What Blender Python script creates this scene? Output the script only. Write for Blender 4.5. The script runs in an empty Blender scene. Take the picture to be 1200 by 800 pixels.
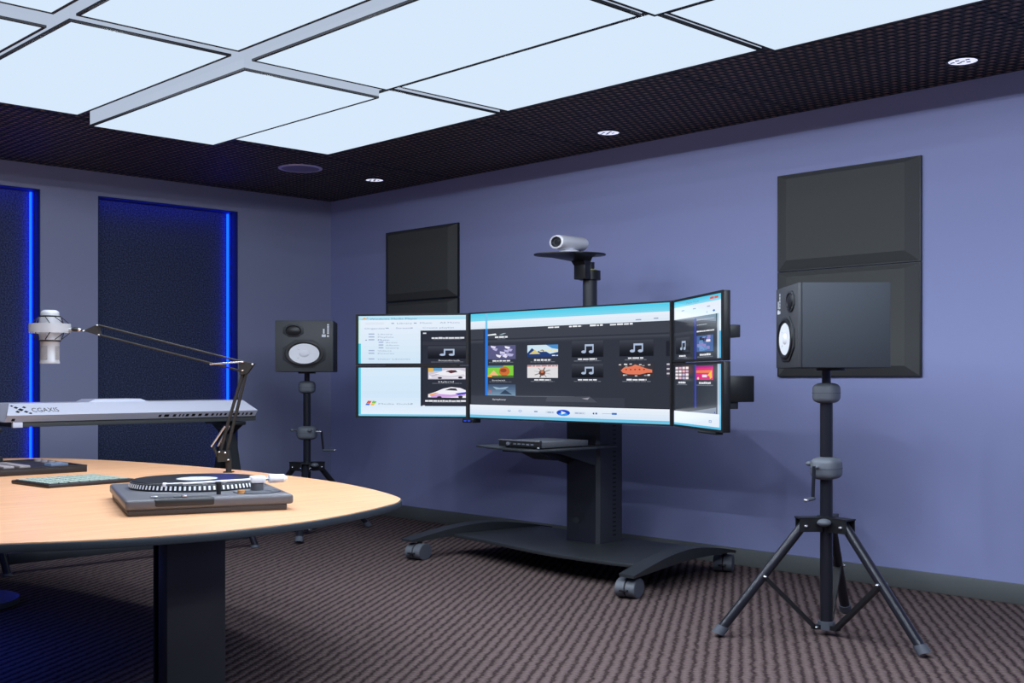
import bpy, bmesh, math, random
from mathutils import Vector, Matrix
random.seed(7)
SC = bpy.context.scene
COL = SC.collection
PI = math.pi
# The photograph shows the room 1.5 times wider in plan than tall (its circles read as
# ellipses): shapes are laid out in round units and stretched in plan when baked.
K = 1.5
EYE = 1.2
CEIL = 2.8346
CAM = (5.887, -4.119)
FD = Vector((-0.72005, 0.69391)); RD = Vector((0.69391, 0.72005))


def lin(c):
    c = c / 255.0
    return c / 12.92 if c <= 0.04045 else ((c + 0.055) / 1.055) ** 2.4


def rgb(r, g, b):
    return (lin(r), lin(g), lin(b), 1.0)


# ------------------------------------------------------------------ materials
MATS = {}


def mat(name, col, rough=0.5, metal=0.0, bump=0.0, bscale=200.0, emit=None, strength=1.0, spec=0.5, var=0.0):
    m = bpy.data.materials.new(name)
    m.use_nodes = True
    nt = m.node_tree
    b = nt.nodes['Principled BSDF']
    b.inputs['Base Color'].default_value = col
    b.inputs['Roughness'].default_value = rough
    b.inputs['Metallic'].default_value = metal
    b.inputs['Specular IOR Level'].default_value = spec
    if emit:
        b.inputs['Emission Color'].default_value = emit
        b.inputs['Emission Strength'].default_value = strength
    if bump or var:
        tc = nt.nodes.new('ShaderNodeTexCoord')
        n = nt.nodes.new('ShaderNodeTexNoise')
        n.inputs['Scale'].default_value = bscale
        n.inputs['Detail'].default_value = 3
        nt.links.new(tc.outputs['Object'], n.inputs['Vector'])
        if bump:
            bp = nt.nodes.new('ShaderNodeBump')
            bp.inputs['Strength'].default_value = bump
            bp.inputs['Distance'].default_value = 0.002
            nt.links.new(n.outputs['Fac'], bp.inputs['Height'])
            nt.links.new(bp.outputs['Normal'], b.inputs['Normal'])
        if var:
            mx = nt.nodes.new('ShaderNodeMix'); mx.data_type = 'RGBA'
            mx.inputs['A'].default_value = [c * (1 - var) for c in col[:3]] + [1]
            mx.inputs['B'].default_value = [min(1, c * (1 + var)) for c in col[:3]] + [1]
            nt.links.new(n.outputs['Fac'], mx.inputs['Factor'])
            nt.links.new(mx.outputs['Result'], b.inputs['Base Color'])
    MATS[name] = m
    return m


def glow(r, g, b, s=1.0):
    """a lit patch of a screen"""
    key = 'screen_%d_%d_%d' % (r, g, b)
    if key not in MATS:
        m = mat(key, (0.004, 0.004, 0.005, 1), 0.12, emit=rgb(r, g, b), strength=s, spec=0.35)
    return MATS[key]


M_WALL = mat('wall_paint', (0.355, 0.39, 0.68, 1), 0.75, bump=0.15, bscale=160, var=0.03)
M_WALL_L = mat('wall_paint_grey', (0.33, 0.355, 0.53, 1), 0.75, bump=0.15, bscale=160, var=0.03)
M_BASE = mat('baseboard_grey', (0.135, 0.15, 0.15, 1), 0.5)
M_BLACK = mat('black_plastic', (0.012, 0.013, 0.015, 1), 0.42, bump=0.05)
M_DARK = mat('charcoal_powder_coat', (0.030, 0.033, 0.040, 1), 0.45, bump=0.08, bscale=500)
M_CART = mat('cart_black_metal', (0.030, 0.034, 0.038, 1), 0.4, bump=0.06, bscale=500)
M_COLUMN = mat('cart_column_metal', (0.020, 0.022, 0.032, 1), 0.30)
M_STAND = mat('stand_black_tube', (0.022, 0.023, 0.032, 1), 0.28, metal=0.3)
M_CLAMP = mat('stand_grey_plastic', (0.13, 0.145, 0.17, 1), 0.5)
M_RUBBER = mat('grey_rubber', (0.09, 0.10, 0.125, 1), 0.6)
M_CHROME = mat('bright_metal', (0.75, 0.76, 0.80, 1), 0.25, metal=0.9)
M_SPK = mat('speaker_vinyl', (0.052, 0.061, 0.075, 1), 0.75, bump=0.25, bscale=350)
M_SPKF = mat('speaker_baffle', (0.060, 0.064, 0.070, 1), 0.55)
M_CONE = mat('white_paper_cone', (0.92, 0.93, 0.96, 1), 0.7)
M_OCT = mat('driver_plate', (0.036, 0.039, 0.044, 1), 0.55)
M_SURR = mat('rubber_surround', (0.010, 0.010, 0.012, 1), 0.45)
M_WHITE = mat('white_print', (0.8, 0.82, 0.86, 1), 0.5)
M_FOAM = mat('charcoal_acoustic_felt', (0.088, 0.091, 0.088, 1), 0.9, bump=0.3, bscale=300)
M_CAMW = mat('camera_pearl_white', (0.86, 0.87, 0.92, 1), 0.35)
M_LENS = mat('lens_glass', (0.03, 0.03, 0.035, 1), 0.12)
M_MIC = mat('mic_satin_nickel', (0.46, 0.46, 0.48, 1), 0.4, metal=0.15)
M_MICG = mat('mic_grille', (0.30, 0.29, 0.30, 1), 0.6, bump=0.8, bscale=900)
M_ARM = mat('arm_dark_steel', (0.028, 0.026, 0.025, 1), 0.65, spec=0.3)
M_PIANO = mat('piano_silver_plastic', (0.78, 0.80, 0.92, 1), 0.4)
M_PIANO_B = mat('piano_underbody', (0.06, 0.065, 0.065, 1), 0.6)
M_TT = mat('turntable_grey', (0.12, 0.12, 0.135, 1), 0.38)
M_TTB = mat('turntable_base_brown', (0.060, 0.052, 0.050, 1), 0.5)
M_TTD = mat('turntable_dark', (0.018, 0.019, 0.022, 1), 0.4)
M_VINYL = mat('record_vinyl', (0.008, 0.008, 0.010, 1), 0.3)
M_LABEL = mat('record_label', (0.55, 0.60, 0.68, 1), 0.6)
M_BOX = mat('media_box_grey', (0.10, 0.105, 0.115, 1), 0.4)
M_MIXB = mat('mixer_brown_black', (0.018, 0.014, 0.014, 1), 0.5)
M_FADER = mat('fader_strip_grey', (0.36, 0.31, 0.31, 1), 0.5)
M_PAD = mat('pale_green_pad', (0.36, 0.44, 0.37, 1), 0.5)
M_BLUEDISP = mat('display_blue', (0.10, 0.12, 0.16, 1), 0.3, emit=rgb(110, 140, 190), strength=0.3)
M_EDGE = mat('table_edge_band', (0.030, 0.040, 0.050, 1), 0.45)
M_REVEAL = mat('reveal_dark_blue', (0.020, 0.035, 0.11, 1), 0.7)
M_LED = mat('led_blue', (0.0, 0.0, 0.0, 1), 0.5, emit=(0.001, 0.022, 1.0, 1), strength=10)
M_RIM = mat('panel_black_rim', (0.004, 0.004, 0.006, 1), 0.6)
M_DIFF = mat('panel_diffuser', (0.0, 0.0, 0.0, 1), 0.8, emit=rgb(215, 233, 252), strength=1.0, spec=0.0)
M_SIDE = mat('panel_side_acrylic', (0.0, 0.0, 0.0, 1), 0.6, emit=rgb(190, 204, 226), strength=0.85, spec=0.1)
M_DOWN = mat('downlight_lens', (0.5, 0.5, 0.5, 1), 0.4, emit=rgb(222, 226, 255), strength=1.1)
M_RING = mat('speaker_ring_lilac', (0.85, 0.75, 1.0, 1), 0.35, metal=0.6)
M_GRILLE = mat('ceiling_speaker_grille', (0.26, 0.22, 0.44, 1), 0.6, bump=0.4, bscale=900)
M_YEL = mat('yellow_mark', (0.45, 0.45, 0.02, 1), 0.5)
M_ORANGE = mat('orange_dot', (0.75, 0.35, 0.12, 1), 0.4)
M_TREAD = mat('grey_cap', (0.12, 0.13, 0.15, 1), 0.5)


def nodes_of(name, rough, spec=0.3):
    m = bpy.data.materials.new(name); m.use_nodes = True
    nt = m.node_tree
    b = nt.nodes['Principled BSDF']
    b.inputs['Roughness'].default_value = rough
    b.inputs['Specular IOR Level'].default_value = spec
    MATS[name] = m
    return m, nt, b


def N(nt, t, **kw):
    n = nt.nodes.new(t)
    for k, v in kw.items():
        setattr(n, k, v)
    return n


def mathn(nt, op, a, b=None, c=None):
    n = nt.nodes.new('ShaderNodeMath'); n.operation = op
    for i, v in enumerate((a, b, c)):
        if v is None:
            continue
        if isinstance(v, (int, float)):
            n.inputs[i].default_value = v
        else:
            nt.links.new(v, n.inputs[i])
    return n.outputs[0]


def mixcol(nt, fac, A, B):
    n = nt.nodes.new('ShaderNodeMix'); n.data_type = 'RGBA'
    if isinstance(fac, (int, float)):
        n.inputs['Factor'].default_value = fac
    else:
        nt.links.new(fac, n.inputs['Factor'])
    for k, v in (('A', A), ('B', B)):
        if isinstance(v, tuple):
            n.inputs[k].default_value = v
        else:
            nt.links.new(v, n.inputs[k])
    return n.outputs['Result']


def carpet_material():
    m, nt, b = nodes_of('ribbed_carpet', 0.95, 0.05)
    tc = N(nt, 'ShaderNodeTexCoord')
    mp = N(nt, 'ShaderNodeMapping')
    mp.inputs['Rotation'].default_value = (0, 0, -math.radians(124.7))
    nt.links.new(tc.outputs['Object'], mp.inputs['Vector'])
    nz = N(nt, 'ShaderNodeTexNoise'); nz.inputs['Scale'].default_value = 14; nz.inputs['Detail'].default_value = 2
    nt.links.new(tc.outputs['Object'], nz.inputs['Vector'])
    sx = N(nt, 'ShaderNodeSeparateXYZ'); nt.links.new(mp.outputs['Vector'], sx.inputs[0])
    x, y = sx.outputs[0], sx.outputs[1]
    wob = mathn(nt, 'MULTIPLY', mathn(nt, 'SUBTRACT', nz.outputs['Fac'], 0.5), 0.030)
    yy = mathn(nt, 'ADD', y, wob)
    rib = mathn(nt, 'SINE', mathn(nt, 'MULTIPLY', yy, 2 * PI / 0.049))
    row = mathn(nt, 'FLOOR', mathn(nt, 'MULTIPLY', yy, 1 / 0.049))
    xs = mathn(nt, 'ADD', x, mathn(nt, 'MULTIPLY', row, 0.37))
    knot = mathn(nt, 'SINE', mathn(nt, 'MULTIPLY', xs, 2 * PI / 0.030))
    fine = N(nt, 'ShaderNodeTexNoise'); fine.inputs['Scale'].default_value = 75; fine.inputs['Detail'].default_value = 2
    nt.links.new(tc.outputs['Object'], fine.inputs['Vector'])
    h = mathn(nt, 'ADD', mathn(nt, 'MULTIPLY', rib, 0.5), 0.5)
    h2 = mathn(nt, 'ADD', mathn(nt, 'MULTIPLY', h, mathn(nt, 'ADD', 0.80, mathn(nt, 'MULTIPLY', knot, 0.20))),
               mathn(nt, 'MULTIPLY', mathn(nt, 'SUBTRACT', fine.outputs['Fac'], 0.5), 1.15))
    rp = N(nt, 'ShaderNodeValToRGB')
    rp.color_ramp.elements[0].position = 0.0; rp.color_ramp.elements[0].color = (0.045, 0.030, 0.031, 1)
    rp.color_ramp.elements[1].position = 0.30; rp.color_ramp.elements[1].color = (0.122, 0.088, 0.083, 1)
    e_ = rp.color_ramp.elements.new(1.0); e_.color = (0.19, 0.14, 0.132, 1)
    nt.links.new(h2, rp.inputs[0])
    nt.links.new(rp.outputs[0], b.inputs['Base Color'])
    bp = N(nt, 'ShaderNodeBump'); bp.inputs['Strength'].default_value = 0.55; bp.inputs['Distance'].default_value = 0.010
    nt.links.new(h2, bp.inputs['Height']); nt.links.new(bp.outputs['Normal'], b.inputs['Normal'])
    return m


def ceiling_material():
    m, nt, b = nodes_of('woven_ceiling_mesh', 0.55, 0.4)
    tc = N(nt, 'ShaderNodeTexCoord')
    sx = N(nt, 'ShaderNodeSeparateXYZ'); nt.links.new(tc.outputs['Object'], sx.inputs[0])
    x, y = sx.outputs[0], sx.outputs[1]
    p = 0.054
    row = mathn(nt, 'FLOOR', mathn(nt, 'MULTIPLY', y, 1 / p))
    par = mathn(nt, 'MULTIPLY', mathn(nt, 'MODULO', mathn(nt, 'ABSOLUTE', row), 2.0), p * 0.5)
    fxn = mathn(nt, 'ABSOLUTE', mathn(nt, 'SINE', mathn(nt, 'MULTIPLY', mathn(nt, 'ADD', x, par), PI / p)))
    fyn = mathn(nt, 'ABSOLUTE', mathn(nt, 'SINE', mathn(nt, 'MULTIPLY', y, PI / p)))
    bead = mathn(nt, 'MULTIPLY', fxn, fyn)
    nz = N(nt, 'ShaderNodeTexNoise'); nz.inputs['Scale'].default_value = 30
    nt.links.new(tc.outputs['Object'], nz.inputs['Vector'])
    hh = mathn(nt, 'MULTIPLY', bead, mathn(nt, 'ADD', nz.outputs['Fac'], 0.35))
    rp = N(nt, 'ShaderNodeValToRGB')
    rp.color_ramp.elements[0].position = 0.40; rp.color_ramp.elements[0].color = (0.004, 0.003, 0.0035, 1)
    rp.color_ramp.elements[1].position = 0.90; rp.color_ramp.elements[1].color = (0.42, 0.245, 0.19, 1)
    nt.links.new(hh, rp.inputs[0])
    # joints between the tiles
    def joint(co, off):
        pit = 1.085 * K
        q = mathn(nt, 'MULTIPLY', mathn(nt, 'ADD', co, off), 1 / pit)
        fr = mathn(nt, 'ABSOLUTE', mathn(nt, 'SUBTRACT', mathn(nt, 'FRACT', q), 0.5))
        return mathn(nt, 'LESS_THAN', fr, 0.011)
    pit = 1.085 * K
    j = mathn(nt, 'MAXIMUM', joint(x, pit * 8.5 - 5.0), joint(y, pit * 8.5 + 0.862))
    colr = mixcol(nt, j, rp.outputs[0], (0.0015, 0.0012, 0.0015, 1))
    nt.links.new(colr, b.inputs['Base Color'])
    bp = N(nt, 'ShaderNodeBump'); bp.inputs['Strength'].default_value = 1.0; bp.inputs['Distance'].default_value = 0.03
    nt.links.new(bead, bp.inputs['Height']); nt.links.new(bp.outputs['Normal'], b.inputs['Normal'])
    return m


def wood_material():
    m, nt, b = nodes_of('maple_laminate', 0.42, 0.35)
    tc = N(nt, 'ShaderNodeTexCoord')
    mp = N(nt, 'ShaderNodeMapping'); mp.inputs['Scale'].default_value = (14, 0.9, 4)
    mp.inputs['Rotation'].default_value = (0, 0, 0.05)
    nt.links.new(tc.outputs['Object'], mp.inputs['Vector'])
    n1 = N(nt, 'ShaderNodeTexNoise'); n1.inputs['Scale'].default_value = 3.2; n1.inputs['Detail'].default_value = 5; n1.inputs['Distortion'].default_value = 0.6
    nt.links.new(mp.outputs['Vector'], n1.inputs['Vector'])
    rp = N(nt, 'ShaderNodeValToRGB')
    rp.color_ramp.elements[0].position = 0.32; rp.color_ramp.elements[0].color = (0.76, 0.385, 0.19, 1)
    rp.color_ramp.elements[1].position = 0.66; rp.color_ramp.elements[1].color = (0.90, 0.50, 0.265, 1)
    nt.links.new(n1.outputs['Fac'], rp.inputs[0])
    nt.links.new(rp.outputs[0], b.inputs['Base Color'])
    return m


def fabric_material():
    m, nt, b = nodes_of('speckled_navy_fabric', 0.9, 0.1)
    tc = N(nt, 'ShaderNodeTexCoord')
    v = N(nt, 'ShaderNodeTexNoise'); v.inputs['Scale'].default_value = 95; v.inputs['Detail'].default_value = 3; v.inputs['Roughness'].default_value = 0.7
    nt.links.new(tc.outputs['Object'], v.inputs['Vector'])
    rp = N(nt, 'ShaderNodeValToRGB')
    rp.color_ramp.elements[0].position = 0.42; rp.color_ramp.elements[0].color = (0.030, 0.040, 0.085, 1)
    rp.color_ramp.elements[1].position = 0.75; rp.color_ramp.elements[1].color = (0.13, 0.155, 0.26, 1)
    nt.links.new(v.outputs['Fac'], rp.inputs[0]); nt.links.new(rp.outputs[0], b.inputs['Base Color'])
    bp = N(nt, 'ShaderNodeBump'); bp.inputs['Strength'].default_value = 0.5; bp.inputs['Distance'].default_value = 0.004
    nt.links.new(v.outputs['Fac'], bp.inputs['Height']); nt.links.new(bp.outputs['Normal'], b.inputs['Normal'])
    return m


M_CARPET = carpet_material(); M_CEIL = ceiling_material(); M_WOOD = wood_material(); M_FABRIC = fabric_material()


# ------------------------------------------------------------------ mesh builder
class MB:
    """collects shapes (in a local frame placed by M) and links them as ONE mesh object"""
    def __init__(self, M=None):
        self.bm = bmesh.new(); self.M = M or Matrix(); self.mats = []

    def mi(self, m):
        if m not in self.mats:
            self.mats.append(m)
        return self.mats.index(m)

    def add(self, src, m, smooth=False, X=None):
        T = self.M @ X if X is not None else self.M
        idx = self.mi(m)
        vm = {v: self.bm.verts.new(T @ v.co) for v in src.verts}
        for f in src.faces:
            try:
                nf = self.bm.faces.new([vm[v] for v in f.verts])
            except ValueError:
                continue
            nf.material_index = idx; nf.smooth = smooth
        src.free()
        return self

    def box(self, lo, hi, m, bev=0.0, seg=2, X=None):
        b = bmesh.new()
        bmesh.ops.create_cube(b, size=1)
        for v in b.verts:
            v.co = Vector([lo[i] + (v.co[i] + 0.5) * (hi[i] - lo[i]) for i in range(3)])
        if bev:
            bmesh.ops.bevel(b, geom=b.edges[:], offset=bev, segments=seg, profile=0.5, affect='EDGES')
        return self.add(b, m, bev > 0, X)

    def cyl(self, p0, p1, r0, m, r1=None, seg=20, caps=True, smooth=True):
        p0, p1 = Vector(p0), Vector(p1)
        r1 = r0 if r1 is None else r1
        b = bmesh.new()
        d = p1 - p0
        bmesh.ops.create_cone(b, cap_ends=caps, cap_tris=False, segments=seg, radius1=r0, radius2=r1, depth=d.length)
        q = d.to_track_quat('Z', 'Y').to_matrix().to_4x4()
        X = Matrix.Translation((p0 + p1) / 2) @ q
        return self.add(b, m, smooth, X)

    def sphere(self, c, r, m, sc=(1, 1, 1), seg=14):
        b = bmesh.new()
        bmesh.ops.create_uvsphere(b, u_segments=seg, v_segments=seg // 2 + 2, radius=r)
        return self.add(b, m, True, Matrix.Translation(c) @ Matrix.Diagonal((*sc, 1)))

    def tube(self, pts, r, m, seg=10):
        for a, c in zip(pts, pts[1:]):
            self.cyl(a, c, r, m, seg=seg)
        for p in pts[1:-1]:
            self.sphere(p, r, m, seg=10)
        return self

    def lathe(self, prof, m, seg=32, X=None):
        """prof: (r, z) pairs turned about local Z"""
        b = bmesh.new()
        rings = []
        for r, z in prof:
            if r < 1e-6:
                rings.append([b.verts.new((0, 0, z))])
            else:
                rings.append([b.verts.new((r * math.cos(2 * PI * k / seg), r * math.sin(2 * PI * k / seg), z)) for k in range(seg)])
        for A, B in zip(rings, rings[1:]):
            for k in range(seg):
                a0, a1 = A[k % len(A)], A[(k + 1) % len(A)]
                b0, b1 = B[k % len(B)], B[(k + 1) % len(B)]
                vs = []
                for v in (a0, a1, b1, b0):
                    if v not in vs:
                        vs.append(v)
                if len(vs) > 2:
                    try:
                        b.faces.new(vs)
                    except ValueError:
                        pass
        bmesh.ops.recalc_face_normals(b, faces=b.faces[:])
        return self.add(b, m, True, X)

    def prism(self, pts, z0, z1, m, bev=0.0, X=None, smooth=False):
        """a 2-D outline (local x, y) with thickness z0..z1"""
        b = bmesh.new()
        lo = [b.verts.new((p[0], p[1], z0)) for p in pts]
        hi = [b.verts.new((p[0], p[1], z1)) for p in pts]
        n = len(pts)
        b.faces.new(lo[::-1]); top = b.faces.new(hi)
        for k in range(n):
            b.faces.new((lo[k], lo[(k + 1) % n], hi[(k + 1) % n], hi[k]))
        bmesh.ops.recalc_face_normals(b, faces=b.faces[:])
        if bev:
            bmesh.ops.bevel(b, geom=[e for e in b.edges if len(e.link_faces) == 2], offset=bev, segments=2, profile=0.5, affect='EDGES')
        return self.add(b, m, smooth or bev > 0, X)

    def loft(self, secs, m, smooth=False, closed=True):
        """a chain of equal-length sections"""
        b = bmesh.new()
        R_ = [[b.verts.new(p) for p in s] for s in secs]
        n = len(secs[0])
        for A, B in zip(R_, R_[1:]):
            for k in range(n if closed else n - 1):
                b.faces.new((A[k], A[(k + 1) % n], B[(k + 1) % n], B[k]))
        if closed:
            b.faces.new(R_[0][::-1]); b.faces.new(R_[-1])
        bmesh.ops.recalc_face_normals(b, faces=b.faces[:])
        return self.add(b, m, smooth)

    def face(self, pts, m, X=None):
        b = bmesh.new()
        b.faces.new([b.verts.new(p) for p in pts])
        return self.add(b, m, False, X)

    def text(self, s, size, m, X, align='LEFT', squeeze=1.0):
        cu = bpy.data.curves.new('lettering', 'FONT')
        cu.body = s; cu.size = size; cu.align_x = align; cu.resolution_u = 2
        ob = bpy.data.objects.new('lettering', cu)
        me = bpy.data.meshes.new_from_object(ob)
        b = bmesh.new(); b.from_mesh(me)
        bpy.data.objects.remove(ob); bpy.data.curves.remove(cu); bpy.data.meshes.remove(me)
        return self.add(b, m, False, X @ Matrix.Diagonal((squeeze, 1, 1, 1)))

    def build(self, name, parent=None, origin=None):
        me = bpy.data.meshes.new(name)
        root = parent
        while root is not None and root.parent is not None:
            root = root.parent
        base = Vector(root.location) if root is not None else Vector((origin[0] * K, origin[1] * K, origin[2]) if origin else (0, 0, 0))
        for v in self.bm.verts:
            v.co = Vector((v.co.x * K, v.co.y * K, v.co.z)) - base
        self.bm.normal_update()
        self.bm.to_mesh(me); self.bm.free()
        for m in self.mats:
            me.materials.append(m)
        if any(p.use_smooth for p in me.polygons):
            me.set_sharp_from_angle(angle=math.radians(38))
        o = bpy.data.objects.new(name, me)
        COL.objects.link(o)
        if parent is not None:
            o.parent = parent
        else:
            o.location = base
        return o


def tag(o, label, cat, group=None, kind=None):
    if label: o['label'] = label
    if cat: o['category'] = cat
    if group: o['group'] = group
    if kind: o['kind'] = kind
    return o


def thing(name, label, cat, loc, group=None):
    o = bpy.data.objects.new(name, None); COL.objects.link(o)
    o.location = (loc[0] * K, loc[1] * K, loc[2]); o.empty_display_size = 0.1
    return tag(o, label, cat, group)


def rrect(hx, hy, r, n=5):
    out = []
    for cx, cy, a in ((hx - r, hy - r, 0), (-hx + r, hy - r, PI / 2), (-hx + r, -hy + r, PI), (hx - r, -hy + r, PI * 1.5)):
        out += [(cx + r * math.cos(a + PI / 2 * k / n), cy + r * math.sin(a + PI / 2 * k / n)) for k in range(n + 1)]
    return out


def struct(o):
    o['kind'] = 'structure'
    return o


def frame(origin, xdir, zrot=True):
    """local X along xdir (2-D), local Y to its left, Z up"""
    x = Vector((xdir[0], xdir[1], 0)).normalized(); z = Vector((0, 0, 1)); y = z.cross(x)
    return Matrix(((x.x, y.x, 0, origin[0]), (x.y, y.y, 0, origin[1]), (0, 0, 1, origin[2]), (0, 0, 0, 1)))


def move(x, y, z):
    return Matrix.Translation((x, y, z))


RX90 = Matrix.Rotation(PI / 2, 4, 'X')      # local outline x,y -> x,z ; thickness -> -y
# ------------------------------------------------------------------ the setting
XR, YF = 7.6, -6.0                          # far ends of the room
b = MB(); b.box((-0.3, YF - 0.15, -0.12), (XR + 0.15, 0.15, 0), M_CARPET)
struct(b.build('floor'))
b = MB(); b.box((-0.3, YF - 0.15, CEIL), (XR + 0.15, 0.15, CEIL + 0.1), M_CEIL)
struct(b.build('ceiling'))
b = MB(); b.box((-0.3, 0, 0), (XR + 0.15, 0.15, CEIL), M_WALL)
struct(b.build('wall_back'))
b = MB(); b.box((XR, YF, 0), (XR + 0.15, 0, CEIL), M_WALL)
struct(b.build('wall_right'))
b = MB(); b.box((-0.3, YF - 0.15, 0), (XR + 0.15, YF, CEIL), M_WALL)
struct(b.build('wall_front'))
# left wall with tall recesses
NICHES = [(-1.485, -0.649), (-2.624, -1.788), (-3.763, -2.927)]
NZ0, NZ1, ND = 0.115, 2.646, 0.106
b = MB()
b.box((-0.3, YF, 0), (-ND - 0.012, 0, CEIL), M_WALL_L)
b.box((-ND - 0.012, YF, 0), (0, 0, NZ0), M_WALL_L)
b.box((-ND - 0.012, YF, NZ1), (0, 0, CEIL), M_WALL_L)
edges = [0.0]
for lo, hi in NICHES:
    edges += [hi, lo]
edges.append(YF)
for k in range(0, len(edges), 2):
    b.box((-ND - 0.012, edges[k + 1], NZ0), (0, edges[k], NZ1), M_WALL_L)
struct(b.build('wall_left'))
b = MB(); b.box((0.0, -0.014, 0), (XR, 0.0, 0.108), M_BASE, 0.003)
struct(b.build('baseboard_back'))
b = MB(); b.box((0.0, YF, 0), (0.014, -0.014, 0.108), M_BASE, 0.003)
struct(b.build('baseboard_left'))
nlab = ['near the room corner, behind the boom arm', 'at the left photo edge, behind the microphone']
for i, (lo, hi) in enumerate(NICHES[:2]):
    t = thing('fabric_panel', 'navy speckled fabric panel in the wall recess ' + nlab[i], 'wall panel', (-ND, (lo + hi) / 2, NZ0), 'recessed fabric panels')
    g = 0.002
    b = MB(); b.box((-ND - 0.010, lo + g, NZ0 + g), (-ND, hi - g, NZ1 - g), M_FABRIC); b.build('back_panel', t)
    for (y0, y1) in ((lo + g, lo + 0.005), (hi - 0.005, hi - g)):
        b = MB(); b.box((-ND + 0.0005, y0, NZ0 + g), (-0.001, y1, NZ1 - g), M_REVEAL); b.build('side_lining', t)
    b = MB(); b.box((-ND + 0.0005, lo + 0.006, NZ1 - 0.005), (-0.001, hi - 0.006, NZ1 - g), M_REVEAL); b.build('top_lining', t)
for i, (lo, hi) in enumerate(NICHES[:2]):
    t = thing('led_strip', 'glowing blue vertical light strip in the recess ' + nlab[i], 'led light', (-ND + 0.014, hi - 0.012, NZ0 + 0.01), 'blue strip lights in the recesses')
    b = MB(); b.box((-ND + 0.0008, hi - 0.0185, NZ0 + 0.006), (-ND + 0.0035, hi - 0.006, NZ1 - 0.007), M_BLACK); b.box((-ND + 0.0035, hi - 0.0085, NZ0 + 0.006), (-ND + 0.036, hi - 0.006, NZ1 - 0.007), M_BLACK); b.build('channel', t)
    b = MB(); b.box((-ND + 0.0040, hi - 0.0165, NZ0 + 0.008), (-ND + 0.020, hi - 0.0100, NZ1 - 0.009), M_LED); b.build('light_tube', t)


# ------------------------------------------------------------------ acoustic panels on the back wall
def foam_panel(x0, x1, z0, z1, label):
    t = thing('acoustic_panel', label, 'acoustic panel', ((x0 + x1) / 2, 0, z0), 'charcoal acoustic panels on the back wall')
    e, d = 0.006, 0.044
    b = MB(); b.box((x0, -0.012, z0), (x1, -0.0015, z1), M_BLACK); b.build('backing', t)
    bv = 0.050; bb = 0.062
    lo = [(x0 + e, -0.012, z0 + e), (x1 - e, -0.012, z0 + e), (x1 - e, -0.012, z1 - e), (x0 + e, -0.012, z1 - e)]
    hi = [(x0 + 0.062, -d, z0 + bb), (x1 - bv, -d, z0 + bb), (x1 - bv, -d, z1 - 0.035), (x0 + 0.062, -d, z1 - 0.035)]
    b = MB(); b.loft([lo, hi], M_FOAM); b.build('padding', t)


foam_panel(3.216, 3.844, 1.862, 2.459, 'charcoal acoustic panel above the right speaker, upper of the large pair')
foam_panel(3.216, 3.844, 1.209, 1.858, 'charcoal acoustic panel partly behind the right speaker, lower of the pair')
foam_panel(0.568, 1.205, 1.862, 2.466, 'charcoal acoustic panel above the left monitors, upper of the far pair')
foam_panel(0.568, 1.205, 1.209, 1.858, 'charcoal acoustic panel mostly hidden by the left monitors, lower of the far pair')

# ------------------------------------------------------------------ ceiling: light boxes, downlights, speaker
CX = [(1.733, 2.820), (2.864, 3.951), (3.994, 5.081), (5.124, 6.211)]
CY = [(-3.399, -2.888), (-2.827, -2.334), (-2.291, -1.780), (-1.737, -1.226)]
DZ = {(0, 0): 1.402, (0, 1): 1.450, (0, 2): 1.401, (0, 3): 1.456,
      (1, 0): 1.440, (1, 1): 1.455, (1, 2): 1.427, (1, 3): 1.456,
      (2, 0): 1.452, (2, 1): 1.425, (2, 2): 1.410, (2, 3): 1.438,
      (3, 0): 1.41, (3, 1): 1.45, (3, 2): 1.43, (3, 3): 1.45}
PLAB = {(0, 0): 'square-ended light box at the left edge of the photo, lowest of the left column',
        (0, 1): 'large light box at upper left beside the lowest box',
        (0, 2): 'lowest hanging light box, beside the front corner nearest the recesses',
        (0, 3): 'light box at the corner nearest the ceiling speaker',
        (1, 0): 'light box cut off by the top left corner of the photo',
        (1, 1): 'light box cut by the top edge, behind the large upper left box',
        (1, 2): 'long light box in the middle of the grid, behind the lowest box',
        (1, 3): 'long light box along the right side of the grid, between two downlights',
        (2, 2): 'light box showing only its corner at the top edge of the photo',
        (2, 3): 'light box at top right, nearest the near downlight'}
for (i, j), dz in DZ.items():
    if (i, j) not in PLAB:
        PLAB[(i, j)] = None
for i in range(4):
    for j in range(4):
        (x0, x1), (y0, y1) = CX[i], CY[j]
        z = EYE + DZ[(i, j)]
        lab = PLAB[(i, j)]
        if lab is None:
            lab = 'light box overhead beyond the top photo edge, %s row, %s column' % (('third', 'fourth')[i - 2], ('first', 'second', 'third', 'last')[j])
        t = thing('ceiling_light_panel', lab, 'ceiling light', ((x0 + x1) / 2, (y0 + y1) / 2, z), 'glowing white light boxes in the ceiling grid')
        b = MB(); b.box((x0, y0, z + 0.010), (x1, y1, CEIL - 0.001), M_SIDE); b.build('housing', t)
        e = 0.009
        b = MB()
        b.box((x0, y0, z), (x1, y0 + e, z + 0.010), M_RIM); b.box((x0, y1 - e, z), (x1, y1, z + 0.010), M_RIM)
        b.box((x0, y0 + e, z), (x0 + e, y1 - e, z + 0.010), M_RIM); b.box((x1 - e, y0 + e, z), (x1, y1 - e, z + 0.010), M_RIM)
        b.build('rim', t)
        b = MB(); b.box((x0 + e, y0 + e, z + 0.002), (x1 - e, y1 - e, z + 0.009), M_DIFF); b.build('diffuser', t)

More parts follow.
